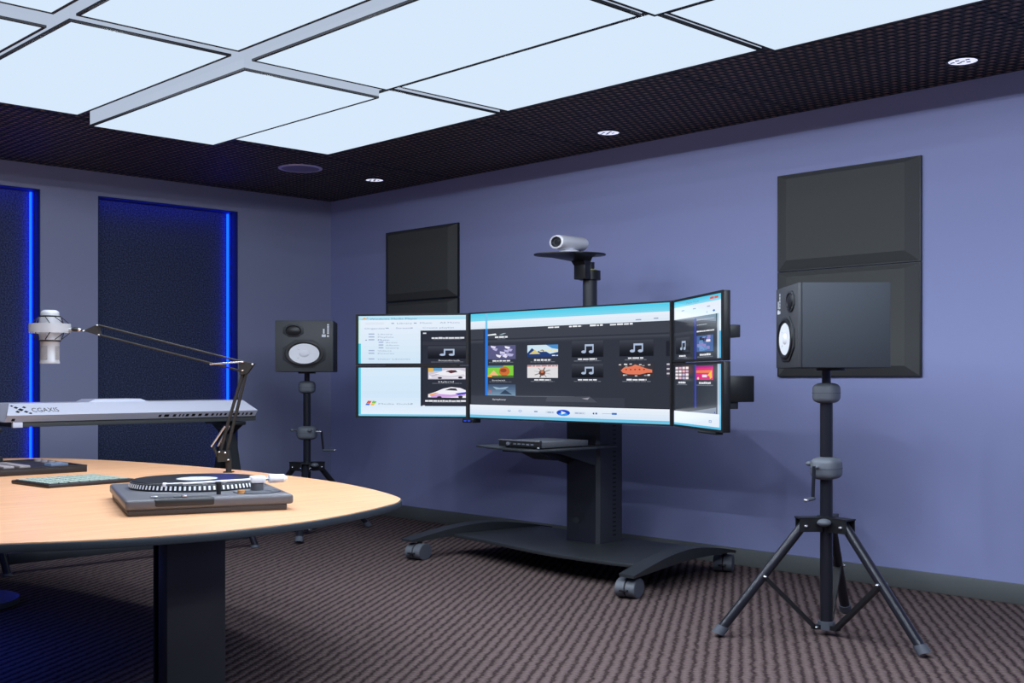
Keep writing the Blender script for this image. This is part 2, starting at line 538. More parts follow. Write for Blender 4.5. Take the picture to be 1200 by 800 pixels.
DLAB = ['at the top right, above the right speaker', 'in the middle, above the camera pole', 'at the far end, nearest the room corner']
for k, (x, y) in enumerate([(6.186, -0.406), (3.779, -0.42), (1.236, -0.433)]):
    x, y = x / K, y / K
    t = thing('downlight', 'small round lit downlight ' + DLAB[k], 'downlight', (x, y, CEIL), 'downlights along the back wall')
    b = MB(); b.lathe([(0.056, 0.0), (0.056, -0.006), (0.048, -0.006), (0.048, 0.0)], M_BLACK, X=move(x, y, CEIL)); b.build('trim_ring', t)
    b = MB(); b.cyl((x, y, CEIL - 0.0035), (x, y, CEIL), 0.0475, M_DOWN); b.build('lens', t)
    b = MB()
    for (dx, dy) in ((-0.018, 0.012), (0.012, 0.018), (0.022, -0.012), (-0.01, -0.02), (0.0, 0.0), (-0.034, -0.006)):
        b.box((x + dx - 0.007, y + dy - 0.004, CEIL - 0.0055), (x + dx + 0.007, y + dy + 0.004, CEIL - 0.0035), M_DARK)
    b.build('baffle', t)
x, y = 1.252 / K, -1.164 / K
t = thing('ceiling_speaker', 'round lilac ceiling speaker flush beside the light boxes', 'speaker', (x, y, CEIL))
b = MB(); b.cyl((x, y, CEIL - 0.004), (x, y, CEIL), 0.100, M_GRILLE, seg=40); b.build('grille', t)
b = MB(); b.lathe([(0.098, 0.0), (0.098, -0.008), (0.112, -0.006), (0.114, 0.0)], M_RING, seg=40, X=move(x, y, CEIL)); b.build('ring', t)


# ------------------------------------------------------------------ loudspeakers and their tripod stands
def speaker(M, mir, label):
    o = M.translation
    t = thing('studio_speaker', label, 'speaker', o, 'pair of studio speakers on tripods')
    w, d, h = 0.145, 0.28, 0.387
    b = MB(M); b.box((-w, -d / 2 + 0.012, 0), (w, d / 2, h), M_SPK, 0.004); b.build('cabinet', t)
    b = MB(M); b.box((-w + 0.001, -d / 2, 0.001), (w - 0.001, -d / 2 + 0.012, h - 0.001), M_SPKF, 0.003); b.build('baffle', t)
    yf = -d / 2
    X = move(0.0, yf, 0.137) @ RX90
    oct_ = []
    for k in range(8):
        a = PI / 8 + k * PI / 4
        oct_.append((0.114 * math.cos(a), 0.114 * math.sin(a)))
    b = MB(M); b.prism(oct_, 0.0, 0.005, M_OCT, 0.0015, X=X); wf = b.build('woofer', t)
    b = MB(M); b.lathe([(0.098, 0.005), (0.096, 0.009), (0.086, 0.011), (0.077, 0.008), (0.075, 0.005)], M_SURR, seg=40, X=X); b.build('surround', wf)
    b = MB(M); b.lathe([(0.0755, 0.0062), (0.050, 0.0055), (0.026, 0.0052)], M_CONE, seg=40, X=X)
    b.lathe([(0.026, 0.0052), (0.022, 0.0085), (0.012, 0.0105), (0.0, 0.011)], M_CONE, seg=24, X=X)
    s = 1 if mir else -1
    b.box((-0.041, -0.0005, 0), (-0.030, 0.0005, 0.0003), M_DARK, X=X @ move(0, 0.012, 0.0068) @ Matrix.Rotation(-0.6, 4, 'Z'))
    b.box((-0.041, -0.0005, 0), (-0.030, 0.0005, 0.0003), M_DARK, X=X @ move(0, -0.012, 0.0068) @ Matrix.Rotation(0.6, 4, 'Z'))
    b.build('cone', wf)
    X = move(s * 0.054, yf, 0.310) @ RX90
    oct2 = [(0.052 * math.cos(PI / 8 + k * PI / 4) * 1.08, 0.052 * math.sin(PI / 8 + k * PI / 4)) for k in range(8)]
    b = MB(M); b.prism(oct2, 0.0, 0.004, M_OCT, 0.001, X=X)
    b.lathe([(0.040, 0.004), (0.038, 0.007), (0.033, 0.004), (0.020, 0.008), (0.0, 0.011)], M_BLACK, seg=28, X=X)
    for a in (0.8, 2.4, 3.9, 5.5):
        b.sphere((s * 0.054 + 0.046 * math.cos(a), yf - 0.004, 0.310 + 0.046 * math.sin(a)), 0.003, M_TREAD, seg=8)
    b.build('tweeter', t)
    # badge: a white square mark with two upright lines of small lettering
    X = move(-s * 0.103, yf - 0.0006, 0.262) @ RX90 @ Matrix.Rotation(PI / 2, 4, 'Z')
    b = MB(M)
    b.box((0.0, -0.004, 0), (0.020, 0.016, 0.0008), M_WHITE, X=X)
    b.box((0.0, -0.020, 0), (0.014, -0.010, 0.0008), M_WHITE, X=X)
    b.box((0.026, 0.002, 0), (0.062, 0.010, 0.0008), M_WHITE, X=X)
    for q in range(5):
        b.box((0.024 + q * 0.0155, -0.020, 0), (0.036 + q * 0.0155, -0.011, 0.0008), M_WHITE, X=X)
    b.build('badge', t)
    b = MB(M); b.cyl((0, 0, -0.012), (0, 0, 0.0), 0.045, M_BLACK); b.build('mounting_plate', t)


def tripod(c, head, feet, label):
    """head: frame whose X is the crank axis"""
    t = thing('speaker_stand', label, 'speaker stand', (c[0], c[1], 0), 'tripod speaker stands')
    B = move(c[0], c[1], 0)
    b = MB(B); b.cyl((0, 0, 0.035), (0, 0, 1.10), 0.0195, M_STAND, seg=24); b.build('lower_tube', t)
    b = MB(B); b.cyl((0, 0, 1.09), (0, 0, 1.236), 0.0138, M_STAND, seg=20); b.build('upper_tube', t)
    H = Matrix(head); H.translation = (c[0], c[1], 0)
    b = MB(H); b.box((-0.042, -0.038, 1.083), (0.042, 0.038, 1.178), M_CLAMP, 0.026, 4)
    b.prism(rrect(0.0428, 0.0388, 0.027), 1.1285, 1.1325, M_RUBBER)
    b.build('collar_clamp', t)
    b = MB(H); b.box((-0.050, -0.042, 0.727), (0.050, 0.042, 0.832), M_CLAMP, 0.028, 4)
    b.prism(rrect(0.0508, 0.0428, 0.029), 0.7775, 0.7815, M_RUBBER); hc = b.build('crank_housing', t)
    b = MB(H); b.cyl((-0.075, 0, 0.80), (-0.048, 0, 0.80), 0.007, M_RUBBER); b.sphere((-0.077, 0, 0.80), 0.012, M_CLAMP); b.build('lock_knob', hc)
    b = MB(H); b.sphere((0.022, -0.046, 0.80), 0.012, M_CLAMP); b.build('adjusting_knob', hc)
    b = MB(H)
    b.cyl((0.048, -0.012, 0.79), (0.078, -0.012, 0.79), 0.007, M_CHROME)
    b.tube([(0.076, -0.012, 0.795), (0.086, -0.012, 0.645)], 0.0055, M_STAND)
    b.cyl((0.084, -0.012, 0.647), (0.142, -0.012, 0.647), 0.0085, M_RUBBER); b.sphere((0.144, -0.012, 0.647), 0.009, M_CHROME)
    b.build('crank', t)
    b = MB(B)
    b.cyl((0, 0, 0.505), (0, 0, 0.556), 0.030, M_BLACK)
    for f in feet:
        v = Vector((f[0] - c[0], f[1] - c[1], 0)).normalized(); s = Vector((-v.y, v.x, 0))
        for sg in (-1, 1):
            pts = [v * 0.02 + s * sg * 0.022, v * 0.092 + s * sg * 0.022, v * 0.092 + s * sg * 0.018, v * 0.02 + s * sg * 0.018]
            b.prism([(p.x, p.y) for p in pts], 0.486, 0.55, M_BLACK)
        tp = [v * 0.0 + s * 0.022, v * 0.095 + s * 0.022, v * 0.095 - s * 0.022, -s * 0.022]
        b.prism([(p.x, p.y) for p in tp], 0.546, 0.553, M_BLACK)
        for sg in (-1, 1):
            b.sphere(v * 0.073 + s * sg * 0.023 + Vector((0, 0, 0.514)), 0.0075, M_CHROME, seg=10)
    hub = b.build('leg_bracket', t)
    b = MB(B)
    v = Vector((feet[0][0] + feet[1][0] - 2 * c[0], feet[0][1] + feet[1][1] - 2 * c[1], 0)).normalized()
    b.sphere(v * 0.045 + Vector((0, 0, 0.532)), 0.022, M_CLAMP, sc=(1, 1, 0.8)); b.cyl((0, 0, 0.532), v * 0.05 + Vector((0, 0, 0.532)), 0.010, M_CLAMP)
    b.build('tightening_knob', hub)
    b = MB(B); b.cyl((0, 0, 0.028), (0, 0, 0.066), 0.026, M_RUBBER)
    for f in feet:
        v = Vector((f[0] - c[0], f[1] - c[1], 0)).normalized()
        b.box((-0.004, -0.012, 0.030), (0.034, 0.012, 0.050), M_BLACK, X=frame((v.x * 0.012, v.y * 0.012, 0), v))
        s = Vector((-v.y, v.x, 0))
        b.sphere(v * 0.036 + s * 0.013 + Vector((0, 0, 0.041)), 0.006, M_CHROME, seg=8)
    b.build('bottom_collar', t)
    for f in feet:
        L = Vector((f[0] - c[0], f[1] - c[1], 0)); v = L.normalized(); r = L.length
        s = Vector((-v.y, v.x, 0))
        p0 = v * 0.066 + Vector((0, 0, 0.53)); p1 = v * (r - 0.012) + Vector((0, 0, 0.022))
        b = MB(B); b.cyl(p0, p1, 0.0165, M_STAND, seg=18); lg = b.build('leg', t)
        e0 = p0.lerp(p1, 0.945)
        b = MB(B); b.cyl(e0, p1 + (p1 - e0) * 0.16, 0.0205, M_RUBBER, r1=0.021, seg=18); b.build('rubber_foot', lg)
        mid = p0.lerp(p1, 0.49)
        b = MB(B)
        a0 = mid; a1 = v * 0.04 + Vector((0, 0, 0.041))
        sec = []
        for p in (a0, a1):
            sec.append([p + s * 0.012 + Vector((0, 0, 0.013)), p - s * 0.012 + Vector((0, 0, 0.013)), p - s * 0.012 - Vector((0, 0, 0.013)), p + s * 0.012 - Vector((0, 0, 0.013))])
        b.loft(sec, M_BLACK)
        for sg in (-1, 1):
            b.sphere(mid + s * sg * 0.019, 0.007, M_CHROME, seg=8)
        b.build('strut', lg)


cR = (3.99, -0.929)
f1, f2 = Vector((3.766, -1.203)), Vector((4.349, -0.988))
cv = Vector(cR)
v3 = -((f1 - cv).normalized() + (f2 - cv).normalized()).normalized() * 0.37
f3 = cv + v3
HR = frame((cR[0], cR[1], 0), -FD * 0.82 - RD * 0.57)
tripod(cR, HR, [f1, f2, f3], 'black tripod speaker stand in the right foreground, in front of the back wall')
c_ = Vector(cR) + FD * 0.03
speaker(frame((c_.x + 0.014, c_.y + 0.020, 1.2478), -FD), True, 'dark studio speaker at right, seen side on in front of an acoustic panel')
cL = (0.908, -0.784)
g1, g2 = Vector((1.202, -1.029)), Vector((0.930, -0.400))
cv = Vector(cL)
v3 = -((g1 - cv).normalized() + (g2 - cv).normalized()).normalized() * 0.37
HL = frame((cL[0], cL[1], 0), RD)
tripod(cL, HL, [g1, g2, cv + v3], 'black tripod speaker stand in the far corner, partly hidden by the table')
rr = Vector((RD.x, RD.y)); a = math.radians(4.5)
xd = (rr.x * math.cos(a) - rr.y * math.sin(a), rr.x * math.sin(a) + rr.y * math.cos(a))
speaker(frame((cL[0], cL[1], 1.2478), xd), False, 'dark studio speaker at far left corner facing the camera with white woofer')


# ------------------------------------------------------------------ video wall cart
t = thing('monitor_cart', 'black wheeled monitor cart with tall column by the back wall', 'display cart', (2.557, -0.5, 0))
# column
b = MB(); b.box((2.474, -0.5, 0.15), (2.641, -0.33, 1.45), M_COLUMN); colm = b.build('column', t)
b = MB(); b.prism([(2.641, -0.500), (2.654, -0.486), (2.654, -0.345), (2.641, -0.33)], 0.15, 1.45, M_DARK)
for k in range(44):
    z = 0.19 + k * 0.028
    b.box((2.6535, -0.405, z), (2.6548, -0.385, z + 0.011), M_RIM)
b.build('side_rail', colm)
b = MB(); b.cyl((2.53, -0.5005, 0.285), (2.53, -0.503, 0.285), 0.020, M_DARK, seg=24); b.build('cable_cap', colm)
# base plate with curved front edge
pts = [(1.935, -0.700), (1.985, -0.724), (2.044, -0.733), (2.168, -0.743), (2.30, -0.764), (2.428, -0.787), (2.55, -0.806), (2.659, -0.817), (2.75, -0.819), (2.844, -0.816), (2.95, -0.811), (3.065, -0.797), (3.165, -0.778)]
back = [(3.095, -0.23), (2.9, -0.25), (2.557, -0.27), (2.2, -0.25), (2.02, -0.23)]
b = MB(); b.prism(pts + back, 0.128, 0.150, M_CART, 0.003); b.build('base_plate', t)


def cart_arm(xc, sgn):
    b = MB()
    secs = []
    n = 18
    for k in range(n + 1):
        u = k / n
        y = -0.945 + 0.775 * u
        x_ = xc - sgn * 0.105 * u
        z = 0.136 + 0.074 * math.sin(PI / 2 * min(1, u / 0.52)) if u < 0.52 else 0.210 - 0.075 * ((u - 0.52) / 0.48) ** 1.6
        th = 0.016 + 0.048 * math.sin(PI * min(1, u / 0.95)) ** 0.9 if u < 0.95 else 0.016
        w = 0.037
        secs.append([(x_ - w, y, z), (x_ + w, y, z), (x_ + w * 0.9, y, z - th), (x_ - w * 0.9, y, z - th)])
    b.loft(secs, M_CART)
    return b.build('side_arm', t)


cart_arm(3.190, 1); cart_arm(1.925, -1)


def caster(x, y, ang):
    F_ = frame((x, y, 0), (math.cos(ang), math.sin(ang)))
    b = MB(F_)
    b.cyl((-0.037, 0, 0.053), (-0.003, 0, 0.053), 0.053, M_TREAD, seg=28); b.cyl((0.003, 0, 0.053), (0.037, 0, 0.053), 0.053, M_TREAD, seg=28); b.cyl((-0.004, 0, 0.053), (0.004, 0, 0.053), 0.048, M_BLACK, seg=24)
    c = b.build('caster', t)
    for sg in (-1, 1):
        b = MB(F_)
        b.cyl((sg * 0.037, 0, 0.053), (sg * 0.0385, 0, 0.053), 0.049, M_RUBBER, seg=28); b.build('wheel_cover', c)
    b = MB(F_)
    b.cyl((0, 0.01, 0.09), (0, 0.01, 0.135), 0.012, M_BLACK); b.build('swivel', c)
    b = MB(F_)
    b.box((-0.016, -0.066, 0.046), (0.016, -0.045, 0.055), M_BLACK, 0.002); b.build('brake_pedal', c)


caster(1.945, -0.895, 0.32); caster(3.165, -0.90, 0.32); caster(3.07, -0.185, 0.5); caster(2.045, -0.185, 0.2)
# mounting frame behind the screens
b = MB()
b.box((2.05, -0.600, 1.255), (3.16, -0.560, 1.315), M_BLACK); b.box((2.42, -0.635, 1.02), (2.70, -0.50, 1.55), M_BLACK)
b.box((2.15, -0.640, 1.0), (2.19, -0.56, 1.56), M_BLACK); b.box((3.02, -0.640, 1.0), (3.06, -0.56, 1.56), M_BLACK)
b.build('mounting_rail', t)
# device shelf
b = MB()
sh = [(2.275, -0.85), (2.40, -0.90), (2.55, -0.935), (2.66, -0.948), (2.725, -0.93), (2.745, -0.82), (2.735, -0.47), (2.70, -0.44), (2.656, -0.42), (2.656, -0.502), (2.474, -0.502), (2.30, -0.53)]
b.prism(sh, 0.764, 0.776, M_CART, 0.002); sf = b.build('device_shelf', t)
b = MB()
for xx in (2.476, 2.638):
    b.prism([(-0.50, 0.764), (-0.86, 0.764), (-0.70, 0.73), (-0.50, 0.645)], -0.006, 0.006, M_CART, X=Matrix(((0, 0, 1, xx), (1, 0, 0, 0), (0, 1, 0, 0), (0, 0, 0, 1))))
b.prism([(-0.50, 0.70), (-0.62, 0.685), (-0.70, 0.69), (-0.78, 0.74), (-0.88, 0.75), (-0.88, 0.764), (-0.50, 0.764)], -0.06, 0.06, M_BLACK, X=Matrix(((0, 0, 1, 2.53), (1, 0, 0, 0), (0, 1, 0, 0), (0, 0, 0, 1))))
b.build('shelf_bracket', sf)
# camera pole and tray
b = MB(); b.cyl((2.536, -0.42, 1.40), (2.536, -0.42, 1.90), 0.031, M_DARK, seg=24)
b.cyl((2.536, -0.42, 1.90), (2.536, -0.42, 1.953), 0.020, M_DARK, seg=20); b.build('camera_pole', t)
b = MB(); b.cyl((2.536, -0.42, 1.838), (2.536, -0.42, 1.898), 0.046, M_BLACK, seg=28)
b.box((2.503, -0.488, 1.838), (2.570, -0.452, 1.98), M_BLACK, 0.004)
pc = b.build('pole_clamp', t)
b = MB(); b.cyl((2.536, -0.42, 1.899), (2.536, -0.42, 1.906), 0.032, M_YEL, seg=24); b.build('yellow_ring', pc)
tray = [(2.510 + 0.155 * math.cos(2 * PI * k / 36) * 0.707 - 0.105 * math.sin(2 * PI * k / 36) * -0.707, -0.520 + 0.155 * math.cos(2 * PI * k / 36) * 0.707 + 0.105 * math.sin(2 * PI * k / 36) * -0.707) for k in range(36)]
tray = tray[::-1]
b = MB(); b.prism(tray, 1.990, 2.000, M_BLACK, 0.002)
b.loft([[(2.42, -0.62, 1.990), (2.62, -0.62, 1.990), (2.62, -0.47, 1.990), (2.42, -0.47, 1.990)],
        [(2.47, -0.58, 1.972), (2.605, -0.58, 1.972), (2.605, -0.48, 1.972), (2.47, -0.48, 1.972)],
        [(2.500, -0.500, 1.955), (2.573, -0.500, 1.955), (2.573, -0.455, 1.955), (2.500, -0.455, 1.955)], [(2.503, -0.488, 1.93), (2.570, -0.488, 1.93), (2.570, -0.455, 1.93), (2.503, -0.455, 1.93)]], M_BLACK)
b.build('camera_tray', t)

# small box on the shelf
t = thing('media_player_box', 'flat dark grey media box with silver front on the cart shelf', 'media player', (2.57, -0.75, 0.776))
X0, X1, Y0, Y1 = 2.455, 2.69, -0.885, -0.60
b = MB(); b.box((X0, Y0 + 0.01, 0.782), (X1, Y1, 0.818), M_BOX, 0.003); b.build('casing', t)
b = MB(); b.box((X0 - 0.002, Y0, 0.784), (X1 + 0.002, Y0 + 0.01, 0.827), M_BLACK, 0.002)
b.box((X0 + 0.0, Y0 - 0.003, 0.818), (X1, Y0, 0.827), M_CHROME, 0.001)
b.cyl((X0 + 0.055, Y0 - 0.004, 0.802), (X0 + 0.055, Y0, 0.802), 0.010, M_CHROME)
for k in range(5):
    b.box((X0 + 0.085 + k * 0.025, Y0 - 0.002, 0.797), (X0 + 0.101 + k * 0.025, Y0, 0.806), M_TREAD if k < 3 else M_CHROME)
b.sphere((X1 - 0.006, Y0 - 0.003, 0.783), 0.006, M_CHROME)
b.build('front_panel', t)
for (x, y) in ((X0 + 0.02, Y0 + 0.03), (X1 - 0.02, Y0 + 0.03), (X0 + 0.02, Y1 - 0.03), (X1 - 0.02, Y1 - 0.03)):
    b = MB(); b.cyl((x, y, 0.7765), (x, y, 0.783), 0.01, M_BLACK, seg=12); b.build('foot', t)

# conference camera
t = thing('conference_camera', 'white tubular conference camera on the black tray above the screens', 'camera', (2.515, -0.535, 2.0))
ax = Vector((-0.05, -1.0)).normalized()
Cm = frame((2.520, -0.535, 2.066), (ax.x, ax.y))
b = MB(Cm)
XX = Matrix.Rotation(PI / 2, 4, 'Y')
b.lathe([(0.0, -0.080), (0.035, -0.080), (0.043, -0.075), (0.045, -0.065), (0.045, 0.065), (0.043, 0.075), (0.034, 0.078), (0.030, 0.068), (0.0, 0.065)], M_CAMW, seg=32, X=XX)
b.build('barrel', t)
b = MB(Cm); b.lathe([(0.031, 0.077), (0.026, 0.068), (0.0, 0.066)], M_DARK, seg=28, X=XX)
b.lathe([(0.018, 0.069), (0.0, 0.074)], M_LENS, seg=24, X=XX); b.build('lens', t)
b = MB(Cm); b.lathe([(0.0, -0.066), (0.046, -0.066), (0.048, -0.060), (0.042, -0.050), (0.024, -0.040)], M_CAMW, seg=28); b.cyl((0, 0, -0.05), (0, 0, -0.03), 0.025, M_CAMW); b.build('base', t)


# ------------------------------------------------------------------ monitors
class Screen:
    """a lit picture laid on one monitor face; u to the right, v down, both 0..1"""
    def __init__(self, M, w, h):
        self.mb = MB(M); self.w, self.h = w, h; self.layer = 0

    def P(self, u, v):
        return ((u - 0.5) * self.w, -0.0004 - self.layer * 0.0003, (1 - v) * self.h)

    def rect(self, u0, v0, u1, v1, c, up=True):
        if up: self.layer += 0.12
        self.mb.face([self.P(u0, v1), self.P(u1, v1), self.P(u1, v0), self.P(u0, v0)], glow(*c)); return self

    def poly(self, pts, c):
        self.layer += 0.12
        self.mb.face([self.P(*p) for p in pts], glow(*c)); return self

    def grad(self, u0, v0, u1, v1, ca, cb, n=8):
        self.layer += 0.12
        for k in range(n):
            f = (k + 0.5) / n
            c = tuple(int(a + (b_ - a) * f) for a, b_ in zip(ca, cb))
            self.rect(u0, v0 + (v1 - v0) * k / n, u1, v0 + (v1 - v0) * (k + 1) / n, c, False)
        return self

    def ell(self, u, v, ru, rv, c, n=24):
        return self.poly([(u + ru * math.cos(-2 * PI * k / n), v + rv * math.sin(-2 * PI * k / n)) for k in range(n)][::-1], c)

    def text(self, s, u, v, hv, c, squeeze=1.0):
        self.layer += 0.12
        p = self.P(u, v)
        X = move(*p) @ RX90
        self.mb.text(s, hv * self.h * 1.0, glow(*c), X, squeeze=squeeze); return self

    def bar(self, u0, v0, u1, v1, c, seed=0):
        """a line of lettering too small to read"""
        r = random.Random(seed)
        u = u0
        while u < u1:
            w = r.uniform(0.010, 0.030) * (1 if self.w > 0.8 else 1.7)
            self.rect(u, v0 + (v1 - v0) * r.uniform(0, .25), min(u1, u + w), v1, c, u == u0)
            u += w + 0.004
        return self

    def caption(self, u0, v0, u1, v1, seed=0):
        m = (u0 + u1) / 2; q = (u1 - u0) / 2
        self.bar(m - q * 0.7, v0, m + q * 0.7, v0 + (v1 - v0) * 0.55, (225, 228, 235), seed)
        self.bar(u0, v0 + (v1 - v0) * 0.7, u1, v1, (105, 110, 122), seed + 1)
        return self

    def note(self, u0, v0, u1, v1):
        self.grad(u0, v0, u1, v1, (62, 66, 76), (8, 9, 13), 10)
        W, H = u1 - u0, v1 - v0
        c = (172, 188, 215)
        f = lambda a, b_: (u0 + W * a, v0 + H * b_)
        self.poly([f(.42, .22), f(.42, .66), f(.46, .66), f(.46, .34), f(.66, .34), f(.66, .66), f(.70, .66), f(.70, .22)][::-1], c)
        self.ell(u0 + W * .385, v0 + H * .68, W * .075, H * .09, c); self.ell(u0 + W * .625, v0 + H * .68, W * .075, H * .09, c)
        return self

    def build(self, parent):
        return self.mb.build('screen', parent)


def monitor(M, w, h, d, label, paint, edge=0.0125):
    t = thing('monitor', label, 'monitor', M.translation, 'screens of the curved video wall')
    b = MB(M); b.box((-w / 2, 0.002, 0), (w / 2, d, h), M_BLACK, 0.003); b.build('housing', t)
    b = MB(M)
    b.box((-w / 2, -0.003, 0), (w / 2, 0.002, edge), M_RIM); b.box((-w / 2, -0.003, h - edge), (w / 2, 0.002, h), M_RIM)
    b.box((-w / 2, -0.003, edge), (-w / 2 + edge, 0.002, h - edge), M_RIM); b.box((w / 2 - edge, -0.003, edge), (w / 2, 0.002, h - edge), M_RIM)
    b.build('bezel', t)
    s = Screen(M @ move(0, 0.0015, edge), w - 2 * edge, h - 2 * edge)
    paint(s)
    s.build(t)
    return t


WH, PALE, CY_, DK = (222, 235, 249), (205, 226, 246), (70, 200, 235), (40, 44, 54)
TXT = (150, 162, 188)


def paint_lt(s):
    s.grad(0, 0, 1, 1, (232, 240, 252), (208, 230, 246), 8)
    s.grad(0, 0, 1, 0.085, (196, 234, 248), (165, 220, 242), 4)
    s.rect(0, 0.08, 0.018, 0.58, (205, 240, 235)); s.rect(0, 0.58, 0.022, 1, (60, 195, 220))
    s.poly([(.03, .07), (.055, .03), (.085, .07)], (225, 175, 110)); s.poly([(.07, .05), (.085, .025), (.10, .06)], (150, 180, 225))
    s.text('Windows Media Player', .105, .080, .050, (90, 120, 155), 1.5)
    s.rect(.065, .135, .24, .185, (222, 230, 244)); s.text('Library', .36, .175, .046, TXT, 1.7); s.rect(.31, .15, .335, .168, (140, 155, 185))
    s.text('Music', .575, .172, .046, TXT, 1.7); s.rect(.52, .15, .545, .168, (140, 155, 185)); s.text('All Music', .76, .170, .046, TXT, 1.7)
    s.text('Organize', .055, .278, .046, TXT, 1.8); s.rect(.255, .25, .285, .268, (160, 172, 200)); s.text('Stream', .35, .276, .046, TXT, 1.8)
    s.rect(.49, .25, .51, .268, (160, 172, 200)); s.text('Create playlist', .60, .274, .046, TXT, 1.7)
    rows = [('Library', .18, .40, TXT), ('Playlists', .18, .46, TXT), ('Music', .18, .52, (80, 85, 170)), ('Artist', .255, .575, TXT), ('Album', .255, .632, TXT),
            ('Genre', .255, .69, TXT), ('Videos', .18, .748, TXT), ('Pictures', .18, .805, TXT), ('Other Libraries', .18, .925, (140, 158, 185))]
    for w_, u, v, c in rows:
        s.text(w_, u, v, .040, c, 1.9)
        s.rect(u - .085 if u < .2 else u - .065, v - .032, u - .03 if u < .2 else u - .02, v - .008, (165, 180, 210))
    s.rect(.065, .50, .08, .515, (120, 130, 160))
    s.rect(.582, .315, 1, 1, DK); s.rect(.582, .315, .600, 1, (30, 34, 46))
    s.rect(.605, .36, .635, .385, (220, 225, 235)); s.rect(.605, .57, .635, .592, (220, 225, 235))
    s.rect(.60, .55, 1, .62, (50, 53, 62))
    s.bar(.685, .455, .985, .49, (225, 228, 235), 3); s.bar(.70, .50, .96, .512, (105, 110, 122), 4)
    s.note(.65, .645, 1.0, .905)
    s.text('Soundtrack', .745, .955, .040, (230, 232, 238), 1.7); s.bar(.68, .965, .98, .98, (105, 110, 122), 5)


def car(s, u0, v0, u1, v1, hue):
    W, H = u1 - u0, v1 - v0
    f = lambda a, b_: (u0 + W * a, v0 + H * b_)
    a, b_, c = hue
    s.poly([f(0, .86), f(0, .62), f(.18, .45), f(.40, .18), f(.62, .05), f(.85, .12), f(1, .3), f(1, .9)], a)
    s.poly([f(.45, .30), f(.60, .14), f(.74, .16), f(.78, .34)], (60, 55, 70))
    s.poly([f(.05, .72), f(.30, .60), f(.62, .66), f(.95, .52), f(1, .72), f(.6, .84), f(.1, .88)], b_)
    s.poly([f(.0, .64), f(.20, .50), f(.30, .54), f(.1, .72)], c)
    s.ell(u0 + W * .30, v0 + H * .86, W * .06, H * .09, (45, 42, 50)); s.ell(u0 + W * .86, v0 + H * .82, W * .06, H * .10, (45, 42, 50))


def paint_lb(s):
    s.grad(0, 0, 1, .97, (214, 234, 250), (205, 228, 246), 6); s.grad(0, .55, 1, .97, (208, 230, 248), (228, 240, 252), 6)
    s.rect(0, 0, .022, 1, (80, 200, 230)); s.rect(0, .962, 1, 1, (120, 205, 235))
    s.rect(.582, 0, 1, .79, DK); s.rect(.582, 0, .600, .79, (30, 34, 46)); s.rect(.60, .775, .622, .792, (220, 225, 235))
    s.rect(.652, .01, .995, .24, (205, 200, 214)); s.rect(.652, .01, .78, .07, (90, 160, 205)); s.rect(.652, .01, .70, .09, (225, 180, 90))
    car(s, .66, .02, .995, .245, ((238, 236, 242), (215, 210, 222), (190, 185, 200)))
    s.poly([(.82, .07), (.87, .05), (.92, .09), (.86, .12)], (90, 40, 50))
    s.text('Hybrid', .745, .305, .042, (230, 232, 238), 1.9); s.bar(.69, .315, .96, .33, (105, 110, 122), 6)
    car(s, .652, .385, .998, .645, ((240, 238, 246), (205, 160, 225), (240, 165, 95)))
    s.poly([(.90, .53), (.998, .50), (.998, .54), (.93, .56)], (50, 60, 190))
    s.bar(.625, .665, .998, .70, (232, 234, 240), 7); s.bar(.69, .71, .96, .722, (105, 110, 122), 8)
    s.poly([(.075, .735), (.09, .685), (.125, .69), (.113, .735)], (225, 80, 50)); s.poly([(.125, .735), (.135, .685), (.172, .70), (.158, .74)], (130, 190, 70))
    s.poly([(.065, .775), (.075, .74), (.112, .74), (.10, .78)], (70, 110, 210)); s.poly([(.11, .78), (.122, .742), (.157, .745), (.145, .78)], (240, 195, 60))
    s.text('Media Guide', .185, .765, .046, (150, 165, 185), 2.1); s.rect(.49, .735, .51, .75, (150, 165, 185))


